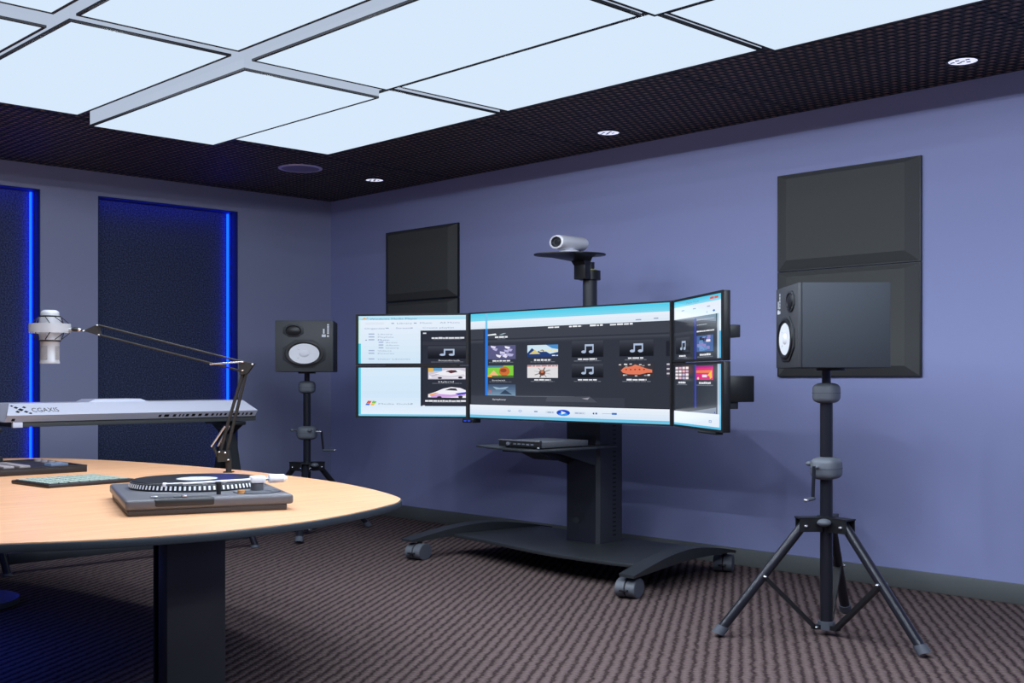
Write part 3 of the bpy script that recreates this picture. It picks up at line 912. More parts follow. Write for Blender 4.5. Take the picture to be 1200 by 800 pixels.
def paint_c(s):
    s.rect(0, 0, 1, 1, WH)
    s.grad(0, 0, 1, .072, (80, 205, 235), (130, 215, 238), 4); s.grad(0, .072, 1, .15, (232, 240, 250), (220, 232, 246), 3)
    s.rect(0, .148, 1, .872, (46, 50, 60)); s.rect(0, .148, 1, .245, (60, 64, 74)); s.grad(0, .26, 1, .29, (70, 74, 84), (48, 52, 62), 3)
    s.rect(0, .79, .80, .872, (54, 58, 69)); s.poly([(.25, .785), (.56, .782), (.575, .79), (.25, .792)], (92, 97, 108))
    s.rect(.086, .0, .098, .15, (120, 200, 235)); s.rect(.085, .149, .100, .785, (40, 120, 222)); s.rect(.075, .149, .085, .785, (38, 44, 66))
    s.poly([(.10, .205), (.145, .197), (.15, .212), (.10, .215)], (235, 240, 245)); s.poly([(.165, .21), (.19, .195), (.205, .197), (.18, .212)], (150, 175, 185))
    s.bar(.141, .222, .212, .240, (230, 233, 240), 11); s.bar(.155, .245, .20, .252, (105, 110, 122), 12)
    for k, (a, b_) in enumerate(((.429, .486), (.536, .599), (.638, .703), (.733, .837))):
        s.bar(a, .153, b_, .168, (235, 238, 244), 20 + k)
    s.rect(.85, .125, .875, .135, (150, 165, 190)); s.rect(.93, .12, .95, .13, (150, 165, 190))
    # thumbnails
    u0, v0, u1, v1 = .101, .311, .257, .441
    s.rect(u0, v0, u1, v1, (88, 88, 128)); r = random.Random(5)
    for k in range(12):
        a = r.random(); c = r.random()
        W, H = u1 - u0, v1 - v0
        p = [(u0 + W * a * .8, v0 + H * c * .75), (u0 + W * min(1, a * .8 + .2), v0 + H * min(1, c * .75 + .08)), (u0 + W * min(1, a * .8 + .14), v0 + H * min(1, c * .75 + .25)), (u0 + W * a * .8 + W * .02, v0 + H * min(1, c * .75 + .14))]
        s.poly(p[::-1], r.choice(((225, 222, 245), (180, 176, 220), (60, 60, 95), (240, 238, 250))))
    s.caption(.107, .449, .248, .475, 30)
    u0, v0, u1, v1 = .321, .318, .481, .425
    s.rect(u0, v0, u1, v1, (205, 228, 240)); s.poly([(u0, v1), (u0, .39), (.345, .345), (.37, .38), (.40, .36), (.44, .40), (.481, .385), (.481, v1)], (28, 60, 120))
    s.poly([(.33, .40), (.36, .36), (.39, .40)], (215, 200, 130)); s.poly([(.42, .318), (.481, .318), (.481, .36), (.45, .35)], (70, 140, 205))
    s.bar(.385, .366, .478, .38, (235, 225, 170), 40); s.bar(.45, .41, .481, .42, (230, 230, 235), 41)
    s.caption(.338, .446, .465, .476, 31)
    u0, v0, u1, v1 = .101, .502, .245, .611
    s.rect(u0, v0, u1, v1, (125, 205, 60)); s.rect(u0, v0, .19, .522, (80, 130, 150))
    s.ell(.195, .556, .030, .045, (205, 110, 50)); s.ell(.19, .548, .018, .018, (150, 70, 35)); s.poly([(.105, .60), (.135, .545), (.165, .60)], (240, 185, 130)); s.rect(u0, .59, .125, .611, (245, 165, 50)); s.rect(.125, .597, .245, .608, (40, 45, 35))
    s.text('Soundtrack', .125, .647, .018, (230, 232, 238), 1.5); s.bar(.11, .652, .235, .658, (105, 110, 122), 32)
    u0, v0, u1, v1 = .321, .501, .481, .618
    s.rect(u0, v0, u1, v1, (222, 220, 222)); s.bar(u0, .503, .481, .515, (200, 110, 110), 42)
    for k in range(8):
        a = k * PI / 4 + .3
        s.poly([(.398, .567), (.398 + .045 * math.cos(a), .567 + .048 * math.sin(a)), (.404 + .045 * math.cos(a), .571 + .048 * math.sin(a)), (.404, .571)], (105, 98, 98))
    s.ell(.40, .572, .017, .026, (100, 62, 52)); s.ell(.40, .562, .008, .012, (205, 120, 80))
    s.caption(.340, .628, .463, .654, 33)
    u0, v0, u1, v1 = .101, .680, .258, .785
    s.grad(u0, v0, u1, v1, (60, 80, 108), (120, 150, 175), 6); s.poly([(.13, .70), (.17, .712), (.22, .70), (.20, .725), (.15, .728)], (150, 178, 200)); s.poly([(.17, .77), (.20, .73), (.24, .775)], (45, 62, 85)); s.ell(.115, .747, .006, .01, (210, 90, 90))
    s.text('Symphony', .128, .828, .020, (230, 232, 238), 1.5)
    s.note(.551, .293, .703, .435); s.caption(.562, .445, .692, .473, 34)
    s.note(.551, .495, .703, .615); s.caption(.562, .627, .692, .652, 35)
    s.note(.779, .299, .930, .435); s.caption(.803, .442, .900, .470, 36)
    u0, v0, u1, v1 = .775, .492, .932, .617
    s.rect(u0, v0, u1, v1, (52, 50, 55)); r = random.Random(9)
    for k in range(26):
        a, c = r.uniform(u0, u1 - .012), r.uniform(v0, v1 - .012)
        if abs(c - .555) < .03: continue
        s.rect(a, c, a + .011, c + .010, r.choice(((225, 225, 228), (150, 148, 150), (200, 196, 198))))
    s.poly([(.785, .555), (.80, .53), (.835, .52), (.875, .522), (.90, .54), (.925, .55), (.925, .575), (.905, .575), (.87, .59), (.82, .588), (.795, .575)][::-1], (226, 120, 88))
    s.poly([(.835, .52), (.85, .505), (.875, .522)], (226, 130, 98))
    for k in range(5): s.ell(.81 + k * .02, .548, .004, .006, (140, 55, 45))
    s.caption(.793, .626, .919, .652, 37)
    s.rect(.985, .315, 1, .44, (28, 30, 38))
    for k in range(6): s.rect(.988, .50 + k * .019, 1, .513 + k * .019, (200, 196, 205) if k % 2 == 0 else (70, 60, 80))
    s.poly([(.42, .832), (.428, .79), (.64, .78), (.677, .832)][::-1], (72, 76, 86)); s.poly([(.60, .80), (.64, .79), (.63, .81)], (150, 150, 160))
    # transport bar
    s.grad(0, .872, 1, .972, (236, 242, 250), (214, 229, 246), 4); s.rect(0, .972, 1, 1, (110, 195, 228))
    s.rect(.0, .868, 1, .876, (30, 34, 42))
    s.ell(.510, .930, .034, .028, (25, 75, 200)); s.ell(.510, .944, .024, .013, (60, 150, 230)); s.poly([(.50, .915), (.50, .945), (.525, .930)], (235, 242, 250))
    s.ell(.225, .925, .008, .010, (125, 160, 205)); s.ell(.225, .922, .005, .006, (225, 234, 246)); s.ell(.285, .925, .009, .011, (135, 170, 215)); s.ell(.285, .925, .006, .007, (226, 234, 246))
    s.rect(.36, .920, .378, .931, (120, 145, 185)); s.rect(.42, .918, .465, .940, (210, 220, 236)); s.bar(.43, .924, .46, .934, (150, 170, 200), 50)
    s.rect(.565, .918, .62, .940, (210, 220, 236)); s.bar(.57, .924, .61, .934, (150, 170, 200), 51)
    s.poly([(.655, .925), (.662, .918), (.662, .938), (.655, .932)], (40, 60, 130)); s.rect(.668, .920, .676, .935, (70, 90, 160))
    s.rect(.70, .924, .765, .929, (170, 195, 225)); s.rect(.745, .918, .768, .934, (50, 110, 190))


def rv(z0, z1):
    return lambda z: (z1 - z) / (z1 - z0)


def paint_rt(s):
    V = rv(1.290, 1.634)
    U = lambda u: (u - .018) / (.978 - .018)
    s.rect(0, 0, 1, 1, (44, 49, 58))
    s.grad(0, 0, 1, V(1.600), (70, 200, 235), (150, 220, 240), 4); s.rect(0, V(1.600), U(.94), V(1.529), (230, 238, 249))
    s.text('Media Player', U(.28), V(1.610), .05, (110, 165, 195), 1.7)
    s.rect(U(.757), V(1.624), U(.83), V(1.612), (222, 90, 70)); s.rect(U(.84), V(1.624), U(.91), V(1.612), (222, 90, 70))
    for a in (.18, .42, .70): s.rect(U(a), V(1.578), U(a + .06), V(1.573), (150, 165, 190))
    s.ell(U(.83), V(1.548), .022, .016, (60, 110, 200)); s.ell(U(.70), V(1.545), .016, .014, (190, 205, 225))
    s.poly([(U(.05), V(1.527)), (U(.88), V(1.480)), (U(.88), V(1.529)), (U(.05), V(1.529))], (122, 134, 152))
    s.poly([(U(.02), V(1.529)), (U(.45), V(1.515)), (U(.88), V(1.488)), (U(.88), V(1.478)), (U(.45), V(1.505)), (U(.02), V(1.524))], (70, 76, 90))
    s.bar(U(.50), V(1.512), U(.84), V(1.506), (170, 180, 195), 60); s.bar(U(.50), V(1.482), U(.70), V(1.478), (170, 180, 195), 61)
    s.bar(U(.50), V(1.448), U(.84), V(1.440), (225, 228, 235), 62)
    s.rect(U(.456), V(1.520), U(.484), 1, (44, 62, 190))
    s.rect(0, V(1.450), U(.45), V(1.435), (56, 60, 70))
    s.note(U(.06), V(1.420), U(.36), V(1.325)); s.caption(U(.10), V(1.318), U(.30), V(1.300), 63)
    u0, u1, v0, v1 = U(.50), U(.82), V(1.419), V(1.330)
    s.rect(u0, v0, u1, v1, (66, 100, 158)); r = random.Random(4)
    for k in range(22):
        a, c = r.uniform(u0, u1 - .07), r.uniform(v0, v1 - .05)
        s.rect(a, c, a + .06, c + .05, r.choice(((110, 150, 205), (40, 60, 110), (140, 130, 190), (30, 36, 60), (90, 140, 190))))
    s.rect(U(.69), V(1.395), U(.77), V(1.382), (235, 225, 235)); s.caption(U(.52), V(1.320), U(.82), V(1.298), 64)
    s.rect(U(.875), V(1.529), U(.90), 1, (52, 58, 68)); s.rect(U(.90), V(1.529), 1, 1, (180, 195, 210)); s.rect(U(.935), V(1.60), 1, V(1.435), (225, 240, 250)); s.rect(U(.935), V(1.435), 1, 1, (80, 180, 225))


def paint_rb(s):
    V = rv(.940, 1.284)
    U = lambda u: (u - .018) / (.978 - .018)
    s.rect(0, 0, 1, 1, (44, 49, 58))
    s.rect(U(.456), 0, U(.484), V(1.044), (48, 66, 196))
    u0, u1, v0, v1 = U(.04), U(.34), V(1.276), V(1.200)
    s.rect(u0, v0, u1, v1, (60, 40, 50)); r = random.Random(2)
    for i in range(4):
        for j in range(4):
            s.rect(u0 + (u1 - u0) * (i / 4 + .02), v0 + (v1 - v0) * (j / 4 + .03), u0 + (u1 - u0) * ((i + .86) / 4), v0 + (v1 - v0) * ((j + .82) / 4), r.choice(((235, 225, 232), (225, 180, 200), (240, 235, 240), (190, 180, 210))))
    s.caption(U(.08), V(1.190), U(.30), V(1.170), 70)
    u0, u1, v0, v1 = U(.49), U(.82), V(1.276), V(1.200)
    s.rect(u0, v0, u1, v1, (214, 35, 120)); s.rect(U(.49), V(1.252), U(.80), V(1.238), (238, 130, 60)); s.poly([(U(.70), V(1.222)), (U(.79), V(1.25)), (U(.80), V(1.212)), (U(.76), V(1.205)), (U(.75), V(1.22))][::-1], (245, 190, 50))
    s.rect(U(.61), V(1.228), U(.70), V(1.214), (240, 225, 240)); s.ell(U(.53), V(1.208), .02, .02, (245, 200, 170))
    s.rect(u0, v0, u1, v0 + .03, (170, 30, 130)); s.caption(U(.50), V(1.190), U(.82), V(1.168), 71)
    s.poly([(U(.30), V(1.018)), (U(.88), V(1.055)), (U(.88), V(1.02))][::-1], (125, 136, 152))
    s.rect(0, V(1.020), 1, V(.952), (228, 236, 248)); s.rect(0, V(.952), 1, 1, (90, 190, 228))
    s.rect(U(.875), 0, U(.90), V(1.02), (52, 58, 68)); s.rect(U(.90), 0, U(.935), V(1.02), (180, 195, 210)); s.rect(U(.935), 0, 1, V(.952), (110, 195, 232))
    s.rect(U(.74), V(.985), U(.79), V(.972), (140, 165, 210)); s.rect(U(.752), V(.982), U(.778), V(.975), (228, 236, 248)); s.ell(U(.85), V(1.028), .012, .012, (60, 70, 130))


ZT, ZB = 1.640, 0.928
zm = 1.287
A34 = math.radians(34)
L_ = 0.535
Mc = frame((2.6075, -0.672, ZB), (1, 0))
monitor(Mc, 1.149, ZT - ZB, 0.03, 'wide central display of the video wall, between the stacked side monitors', paint_c, 0.009)
vl = Vector((math.cos(A34), -math.sin(A34)))       # right wing direction
pr = Vector((3.187, -0.672)) + vl * (L_ / 2)
vw = Vector((math.cos(A34), math.sin(A34)))        # left wing direction (towards the hinge)
pl = Vector((2.029, -0.672)) - vw * (L_ / 2)
monitor(frame((pl.x, pl.y, zm + 0.002), vw), L_, ZT - zm - 0.002, 0.026, 'upper left monitor with the media window title and folder list', paint_lt)
monitor(frame((pl.x, pl.y, ZB), vw), L_, zm - ZB - 0.002, 0.026, 'lower left monitor with pale blue area and two car thumbnails', paint_lb)
monitor(frame((pr.x, pr.y, zm + 0.002), vl), L_, ZT - zm - 0.002, 0.026, 'upper right monitor with red window buttons, angled inward', paint_rt)
monitor(frame((pr.x, pr.y, ZB), vl), L_, zm - ZB - 0.002, 0.026, 'lower right monitor with pink and yellow thumbnail, angled inward', paint_rb)
# brackets that carry the side monitors belong to the cart
cart = bpy.data.objects['monitor_cart']
W = frame((pr.x, pr.y, 0), vl)
b = MB(W)
b.box((-0.06, 0.027, 1.08), (0.255, 0.115, 1.212), M_BLACK, 0.004); b.box((0.10, 0.027, 1.045), (0.245, 0.062, 1.10), M_DARK, 0.003)
b.box((0.08, 0.027, 1.405), (0.255, 0.066, 1.468), M_DARK, 0.004); b.box((-0.26, 0.045, 1.10), (-0.02, 0.10, 1.18), M_BLACK)
b.build('wing_bracket', cart)
W2 = frame((pl.x, pl.y, 0), vw)
b = MB(W2)
b.box((-0.20, 0.027, 1.09), (0.06, 0.10, 1.20), M_BLACK, 0.004); b.box((0.0, 0.04, 1.10), (0.27, 0.09, 1.18), M_BLACK)
b.build('wing_bracket', cart)
b = MB(W)
b.box((0.02, -0.004, 0.912), (0.20, 0.026, 0.927), M_BLACK, 0.003); b.build('sensor_bar', cart)
b = MB(); b.box((2.005, -0.69, 0.900), (2.075, -0.64, 0.927), M_BLACK, 0.003)
b.box((2.018, -0.692, 0.908), (2.034, -0.690, 0.918), glow(40, 70, 200)); b.box((2.044, -0.692, 0.908), (2.060, -0.690, 0.918), glow(40, 70, 200))
b.build('sensor_box', cart)

# ------------------------------------------------------------------ conference table
TZ = 0.72
near = [(3.53, -3.42), (3.597, -3.29), (3.666, -3.16), (3.713, -3.016), (3.735, -2.879), (3.719, -2.678), (3.656, -2.484), (3.567, -2.307), (3.520, -2.248), (3.464, -2.203), (3.340, -2.151), (3.186, -2.103), (2.995, -2.060), (2.783, -2.035), (2.495, -2.028), (2.236, -2.036), (1.728, -2.106), (1.38, -2.215), (1.20, -2.36)]
rest = [(1.15, -2.55), (1.16, -2.85), (1.30, -3.25), (1.60, -3.60), (2.05, -3.83), (2.55, -3.90), (3.0, -3.83), (3.32, -3.66)]


def smooth_loop(P, n=6):
    out = []
    m = len(P)
    for i in range(m):
        p0, p1, p2, p3 = (Vector(P[(i + q) % m]) for q in (-1, 0, 1, 2))
        for k in range(n):
            t_ = k / n
            out.append(tuple(0.5 * ((2 * p1) + (p2 - p0) * t_ + (2 * p0 - 5 * p1 + 4 * p2 - p3) * t_ * t_ + (3 * p1 - p0 - 3 * p2 + p3) * t_ ** 3)))
    return out


loop = smooth_loop(near + rest, 5)
cen = Vector((2.4, -2.9))
t = thing('conference_table', 'light maple table with rounded corner and black edge in the foreground', 'table', (2.6, -2.9, 0))
b = MB(); b.prism([tuple(Vector(p)) for p in loop], TZ - 0.003, TZ, M_WOOD); b.build('tabletop', t)
outer = []
nl = len(loop)
for i in range(nl):
    p, q = Vector(loop[i - 1]), Vector(loop[(i + 1) % nl])
    d = (q - p).normalized(); nrm = Vector((d.y, -d.x))
    c = Vector(loop[i])
    if (c - cen).dot(nrm) < 0: nrm = -nrm
    outer.append(tuple(c + nrm * 0.004))
b = MB(); b.prism(outer, TZ - 0.028, TZ - 0.0031, M_EDGE, 0.003); b.build('edge_band', t)
b = MB()
b.box((3.405, -2.866, 0.03), (3.45, -2.715, TZ - 0.028), M_DARK, 0.004)
b.box((3.355, -2.850, 0.03), (3.405, -2.730, TZ - 0.028), M_BLACK, 0.002)
b.box((3.375, -2.862, 0.03), (3.382, -2.72, TZ - 0.028), M_RIM); b.build('pedestal', t)
b = MB(); b.box((3.10, -2.90, 0), (3.62, -2.68, 0.03), M_DARK, 0.006); b.build('foot_plate', t)
b = MB()
b.box((1.78, -3.32, 0.03), (1.87, -3.12, TZ - 0.028), M_DARK, 0.004); b.build('pedestal', t)
b = MB(); b.box((1.60, -3.34, 0), (2.05, -3.10, 0.03), M_DARK, 0.006); b.build('foot_plate', t)

# ------------------------------------------------------------------ turntable
FL = Vector((3.369, -2.928)); U = Vector((0.350, 0.937)); V = Vector((-0.9364, 0.3488))
TT = Matrix(((U.x, V.x, 0, FL.x), (U.y, V.y, 0, FL.y), (0, 0, 1, TZ), (0, 0, 0, 1)))
t = thing('turntable', 'grey turntable with a black record on the maple table', 'turntable', (3.22, -2.66, TZ))
b = MB(TT); b.box((0.006, 0.006, 0.0), (0.376, 0.458, 0.024), M_TTB, 0.004); b.build('base', t)
b = MB(TT); b.box((0.0, 0.0, 0.021), (0.391, 0.4645, 0.057), M_TT, 0.009, 3); b.build('plinth', t)
b = MB(TT)
b.box((0.062, -0.0015, 0.027), (0.205, 0.052, 0.0585), M_TTD, 0.0085, 3)
b.build('pitch_recess', t)
b = MB(TT); b.box((0.058, 0.020, 0.058), (0.075, 0.034, 0.066), M_CHROME, 0.002); b.build('power_switch', t)
b = MB(TT); b.box((0.128, 0.010, 0.058), (0.140, 0.034, 0.068), M_CHROME, 0.003); b.box((0.110, 0.020, 0.058), (0.13, 0.028, 0.063), M_TREAD, 0.002); b.build('pitch_slider', t)
pcx, pcy = 0.203, 0.292
Xp = TT @ move(pcx, pcy, 0)
b = MB(Xp); b.lathe([(0.0, 0.057), (0.168, 0.057), (0.170, 0.064), (0.166, 0.084), (0.162, 0.086), (0.0, 0.086)], M_TTD, seg=72); pl_ = b.build('platter', t)
b = MB(Xp)
for k in range(90):
    a = 2 * PI * k / 90; da = 0.016
    r0, z0, r1, z1 = 0.1706, 0.0660, 0.1670, 0.0810
    b.face([(r0 * math.cos(a - da), r0 * math.sin(a - da), z0), (r0 * math.cos(a + da), r0 * math.sin(a + da), z0), (r1 * math.cos(a + da), r1 * math.sin(a + da), z1), (r1 * math.cos(a - da), r1 * math.sin(a - da), z1)], M_CONE)
b.build('strobe_dots', pl_)
b = MB(Xp); b.lathe([(0.1725, 0.0565), (0.176, 0.060), (0.180, 0.0572)], M_TT, seg=60); b.build('platter_ring', pl_)
b = MB(TT)
px_, py_ = 0.320, 0.096
Xt = TT @ move(px_, py_, 0)
b = MB(Xt); b.lathe([(0.0, 0.057), (0.058, 0.057), (0.058, 0.0605), (0.050, 0.0605), (0.048, 0.059), (0.036, 0.059), (0.034, 0.063), (0.0, 0.063)], M_TREAD, seg=36); b.cyl((0, 0, 0.06), (0, 0, 0.088), 0.016, M_TT)
b.cyl((-0.045, -0.035, 0.058), (-0.045, -0.035, 0.070), 0.009, M_ORANGE, seg=14); b.build('tonearm_base', t)
b = MB(TT)
b.tube([(0.100, 0.078, 0.0985), (0.145, 0.078, 0.099), (0.215, 0.083, 0.101), (0.316, 0.094, 0.104)], 0.0042, M_CONE); ta = b.build('tonearm', t)
b = MB(TT); b.box((0.302, 0.078, 0.090), (0.340, 0.112, 0.116), M_CONE, 0.006); b.build('pivot_block', ta)
b = MB(TT); b.cyl((0.337, 0.096, 0.104), (0.354, 0.096, 0.104), 0.006, M_CHROME); b.cyl((0.350, 0.096, 0.104), (0.386, 0.096, 0.104), 0.0165, M_CONE, r1=0.0155); b.cyl((0.386, 0.096, 0.104), (0.395, 0.096, 0.104), 0.0155, M_CONE, r1=0.006); b.build('counterweight', ta)
b = MB(TT); b.box((0.098, 0.072, 0.0925), (0.138, 0.086, 0.101), M_TREAD, 0.002); b.box((0.092, 0.072, 0.0905), (0.101, 0.086, 0.104), M_CONE, 0.002); b.build('headshell', ta)
b = MB(TT); b.cyl((0.222, 0.068, 0.056), (0.222, 0.068, 0.097), 0.0055, M_BLACK); b.box((0.216, 0.064, 0.090), (0.228, 0.090, 0.103), M_BLACK, 0.002); b.build('arm_rest', t)
t2 = thing('vinyl_record', 'black vinyl record with pale label on the turntable platter', 'record', (Xp.translation.x, Xp.translation.y, TZ + 0.086))
b = MB(Xp); b.lathe([(0.0, 0.0862), (0.160, 0.0862), (0.161, 0.0875), (0.160, 0.089), (0.055, 0.089), (0.0, 0.089)], M_VINYL, seg=72); b.build('disc', t2)
b = MB(Xp); b.lathe([(0.0, 0.0895), (0.051, 0.0895), (0.052, 0.089)], M_LABEL, seg=48); b.sphere((0, 0, 0.0898), 0.0032, M_CHROME, seg=10); b.build('record_label', t2)

# ------------------------------------------------------------------ pad controller and mixer on the table
PT = frame((2.425, -2.648, TZ), (math.cos(0.08), math.sin(0.08)))
t = thing('pad_controller', 'slim black pad controller with pale green pads, beside the turntable', 'pad controller', (2.425, -2.648, TZ))
b = MB(PT); b.box((-0.118, -0.138, 0.0), (0.118, 0.138, 0.0165), M_MIXB, 0.004); b.build('body', t)
for i in range(8):
    for j in range(8):
        b = MB(PT)
        x = -0.108 + i * 0.0272; y = -0.128 + j * 0.0322
        b.box((x, y, 0.0165), (x + 0.0205, y + 0.0270, 0.0205), M_PAD, 0.001); b.build('pad', t)
MX = frame((2.05, -2.44, TZ), (1, 0))
t = thing('control_mixer', 'dark brown control mixer with grey faders at the left photo edge', 'mixer', (1.85, -2.75, TZ))
b = MB(MX)
b.box((-0.40, -0.66, 0.0), (0.0, 0.0, 0.030), M_MIXB, 0.002)
b.box((-0.40, -0.66, 0.03), (-0.385, 0.0, 0.037), M_MIXB); b.box((-0.012, -0.66, 0.03), (0.0, 0.0, 0.036), M_MIXB); b.box((-0.385, -0.012, 0.03), (-0.012, 0.0, 0.036), M_MIXB); b.box((-0.385, -0.66, 0.03), (-0.012, -0.648, 0.036), M_MIXB)
b.build('body', t)
for k in range(8):
    b = MB(MX); y = -0.20 - k * 0.052
    b.box((-0.235, y - 0.018, 0.030), (-0.025, y + 0.018, 0.045), M_FADER, 0.003); b.build('fader_strip', t)
b = MB(MX); b.box((-0.12, -0.10, 0.030), (-0.06, -0.04, 0.044), M_BLUEDISP, 0.002); b.build('display', t)
for k in range(4):
    b = MB(MX); b.cyl((-0.34 + k * 0.06, -0.035, 0.03), (-0.34 + k * 0.06, -0.035, 0.042), 0.012, M_FADER, seg=14); b.build('button', t)
for k in range(5):
    b = MB(MX); y = -0.19 - k * 0.105
    b.cyl((-0.33, y, 0.03), (-0.33, y, 0.066), 0.030, M_BLACK, r1=0.026, seg=18); b.build('knob', t)

# ------------------------------------------------------------------ keyboard and its stand
PX = 1.12; PY0, PY1 = -2.366, -1.203
t = thing('digital_piano', 'silver digital piano seen from behind on a black stand', 'keyboard', (0.95, -1.78, 0.895))
prof = [(PX - 0.028, 0.93), (PX, 0.972), (PX - 0.075, 1.043), (0.82, 1.043), (0.80, 1.0), (0.80, 0.93)]
def shift(y, ins):
    return [(p[0] if p[1] < 1.0 else p[0], y + (ins if p[1] > 1.0 else 0), p[1]) for p in prof]
b = MB(); b.loft([shift(PY0, 0.035), shift(PY1, -0.035)], M_PIANO); b.build('body', t)
b = MB(); b.box((0.82, PY0 + 0.04, 0.897), (PX - 0.036, PY1 + 0.012, 0.93), M_PIANO_B, 0.002); b.box((PX - 0.05, PY0 + 0.035, 0.895), (PX - 0.030, PY0 + 0.075, 0.93), M_PIANO, 0.002); b.build('underbody', t)
b = MB(); b.prism([(-1.975, 1.043), (-1.945, 1.062), (-1.735, 1.062), (-1.70, 1.043)], -1.0, -0.86, M_PIANO, X=Matrix(((0, 0, -1, 0), (1, 0, 0, 0), (0, 1, 0, 0), (0, 0, 0, 1)))); b.build('music_rest', t)
b = MB()
r = random.Random(3)
ul = Vector((0.028, 0, 0.042)).normalized(); un = Vector((0.042, 0, -0.028)).normalized()
UX = Matrix(((0, ul.x, un.x, PX - 0.028), (1, 0, 0, PY0), (0, ul.z, un.z, 0.93), (0, 0, 0, 1)))
y = -1.70
for w in (.020, .036, .022, .010, .010, .022, .026, .026, .026, .018, .012, .016, .018, .012, .016, .020, .012, .016, .014):
    b.box((y - PY0, 0.013, -0.001), (y - PY0 + w * 0.62, 0.032, 0.001), M_RIM, X=UX); y += w + 0.007
b.box((PY1 - PY0 - 0.03, 0.012, -0.001), (PY1 - PY0 - 0.02, 0.030, 0.001), M_RIM, X=UX); b.box((0.025, 0.008, -0.001), (0.038, 0.026, 0.001), M_RIM, X=UX)
b.build('ports', t)
# lettering on the sloping face: plane from (PX, .972) to (PX-.06, 1.043)
sl = Vector((-0.075, 0, 0.071)).normalized(); nn = Vector((0.071, 0, 0.075)).normalized()
LX = Matrix(((0, sl.x, nn.x, PX + nn.x * 0.0006), (1, 0, 0, PY0 + 0.038), (0, sl.z, nn.z, 0.972 + nn.z * 0.0006), (0, 0, 0, 1)))
b = MB()
b.text('CGAXIS', 0.052, M_DARK, LX @ move(0.072, 0.026, 0), squeeze=0.62)
for (u_, v_, s_) in ((0.030, 0.048, .0125), (0.015, 0.066, .010), (0.049, 0.068, .009), (0.013, 0.030, .010), (0.047, 0.030, .010), (0.061, 0.016, .008), (0.002, 0.081, .007)):
    b.prism([(u_ - s_, v_), (u_, v_ - s_), (u_ + s_, v_), (u_, v_ + s_)], 0, 0.0006, M_RIM, X=LX)
b.build('lettering', t)
b = MB(); b.box((0.70, PY0 + 0.05, 0.945), (0.80, PY1 - 0.05, 0.975), M_CONE, 0.003)
for k in range(26):
    if k % 7 in (2, 6): continue
    y = PY0 + 0.09 + k * 0.039
    b.box((0.735, y, 0.975), (0.80, y + 0.016, 0.987), M_BLACK)
b.build('keys', t)

t = thing('keyboard_stand', 'black keyboard stand with splayed legs and crossbar behind the table', 'keyboard stand', (0.95, -1.78, 0))
for (yc, ya, yf) in ((-2.40, -2.47, -2.372), (-1.275, -1.275, -1.230)):
    b = MB()
    b.box((0.80, yc - 0.03, 0.868), (1.085, yc + 0.03, 0.893), M_BLACK, 0.004); top = b.build('support_arm', t)
    b = MB()
    b.prism([(0.85, 0.868), (1.075, 0.868), (0.99, 0.80), (0.93, 0.80)], -0.02, 0.02, M_BLACK, X=Matrix(((1, 0, 0, 0), (0, 0, -1, (yc + ya) / 2), (0, 1, 0, 0), (0, 0, 0, 1)))); b.build('gusset', top)
    tp = [(0.935, ya - 0.03, 0.84), (0.985, ya - 0.03, 0.84), (0.985, ya + 0.03, 0.84), (0.935, ya + 0.03, 0.84)]
    yk = yf - 0.045 if yf > -2 else yf - 0.03
    b = MB(); b.loft([tp, [(1.06, yk - 0.025, 0.25), (1.10, yk - 0.025, 0.25), (1.10, yk + 0.025, 0.25), (1.06, yk + 0.025, 0.25)]], M_BLACK)
    lg = b.build('leg', t)
    b = MB(); b.cyl((1.085, yk, 0.30), (1.14, yf, 0.016), 0.016, M_STAND, seg=16); b.build('foot_tube', lg)
    b = MB(); b.cyl((1.137, yf, 0.018), (1.1405, yf, 0.001), 0.021, M_RUBBER, seg=16); b.build('rubber_foot', lg)
    b = MB(); b.loft([tp, [(0.80, ya - 0.025, 0.0), (0.85, ya - 0.025, 0.0), (0.85, ya + 0.025, 0.0), (0.80, ya + 0.025, 0.0)]], M_BLACK)
    b.build('leg', t)
b = MB(); b.box((1.098, -2.36, 0.064), (1.118, -1.25, 0.132), M_DARK, 0.003)
b.build('crossbar', t)

# round stool base just inside the left edge of the photo
t = thing('piano_stool', 'dark round stool base on the carpet at the left photo edge', 'stool', (1.654, -2.729, 0))
b = MB(move(1.654, -2.729, 0)); b.lathe([(0.0, 0.0), (0.19, 0.0), (0.20, 0.012), (0.198, 0.040), (0.06, 0.055), (0.0, 0.055)], M_EDGE, seg=40); b.build('base', t)
b = MB(move(1.654, -2.729, 0)); b.cyl((0, 0, 0.05), (0, 0, 0.46), 0.025, M_CHROME); b.build('column', t)
b = MB(move(1.654, -2.729, 0)); b.lathe([(0.0, 0.455), (0.16, 0.455), (0.17, 0.47), (0.168, 0.50), (0.15, 0.515), (0.0, 0.518)], M_BLACK, seg=36); b.build('seat', t)

# ------------------------------------------------------------------ microphone on a boom arm
D0 = 3.9
bx, by = 268.0, 557.0
base3 = Vector((CAM[0] + FD.x * D0 + RD.x * (bx - 600) / 1345 * D0, CAM[1] + FD.y * D0 + RD.y * (bx - 600) / 1345 * D0, TZ))
BM = frame(base3, RD)
def q(px, py, y=0.0):
    """a place in the plane the boom arm swings in"""
    return Vector(((px - bx) / 1345 * D0, y, EYE - (py - 443) / 896.7 * D0 - TZ))
RT = move(0, 0, 0)
t = thing('microphone_boom_arm', 'dark spring boom arm clamped to the far table edge', 'microphone arm', base3)
FLAT = lambda y: Matrix(((1, 0, 0, 0), (0, 0, 1, y), (0, 1, 0, 0), (0, 0, 0, 1)))
def plate(b, pts, m, y=0.0, th=0.012):
    b.prism([(q(*p).x, q(*p).z) for p in pts], -th / 2, th / 2, m, X=FLAT(y))
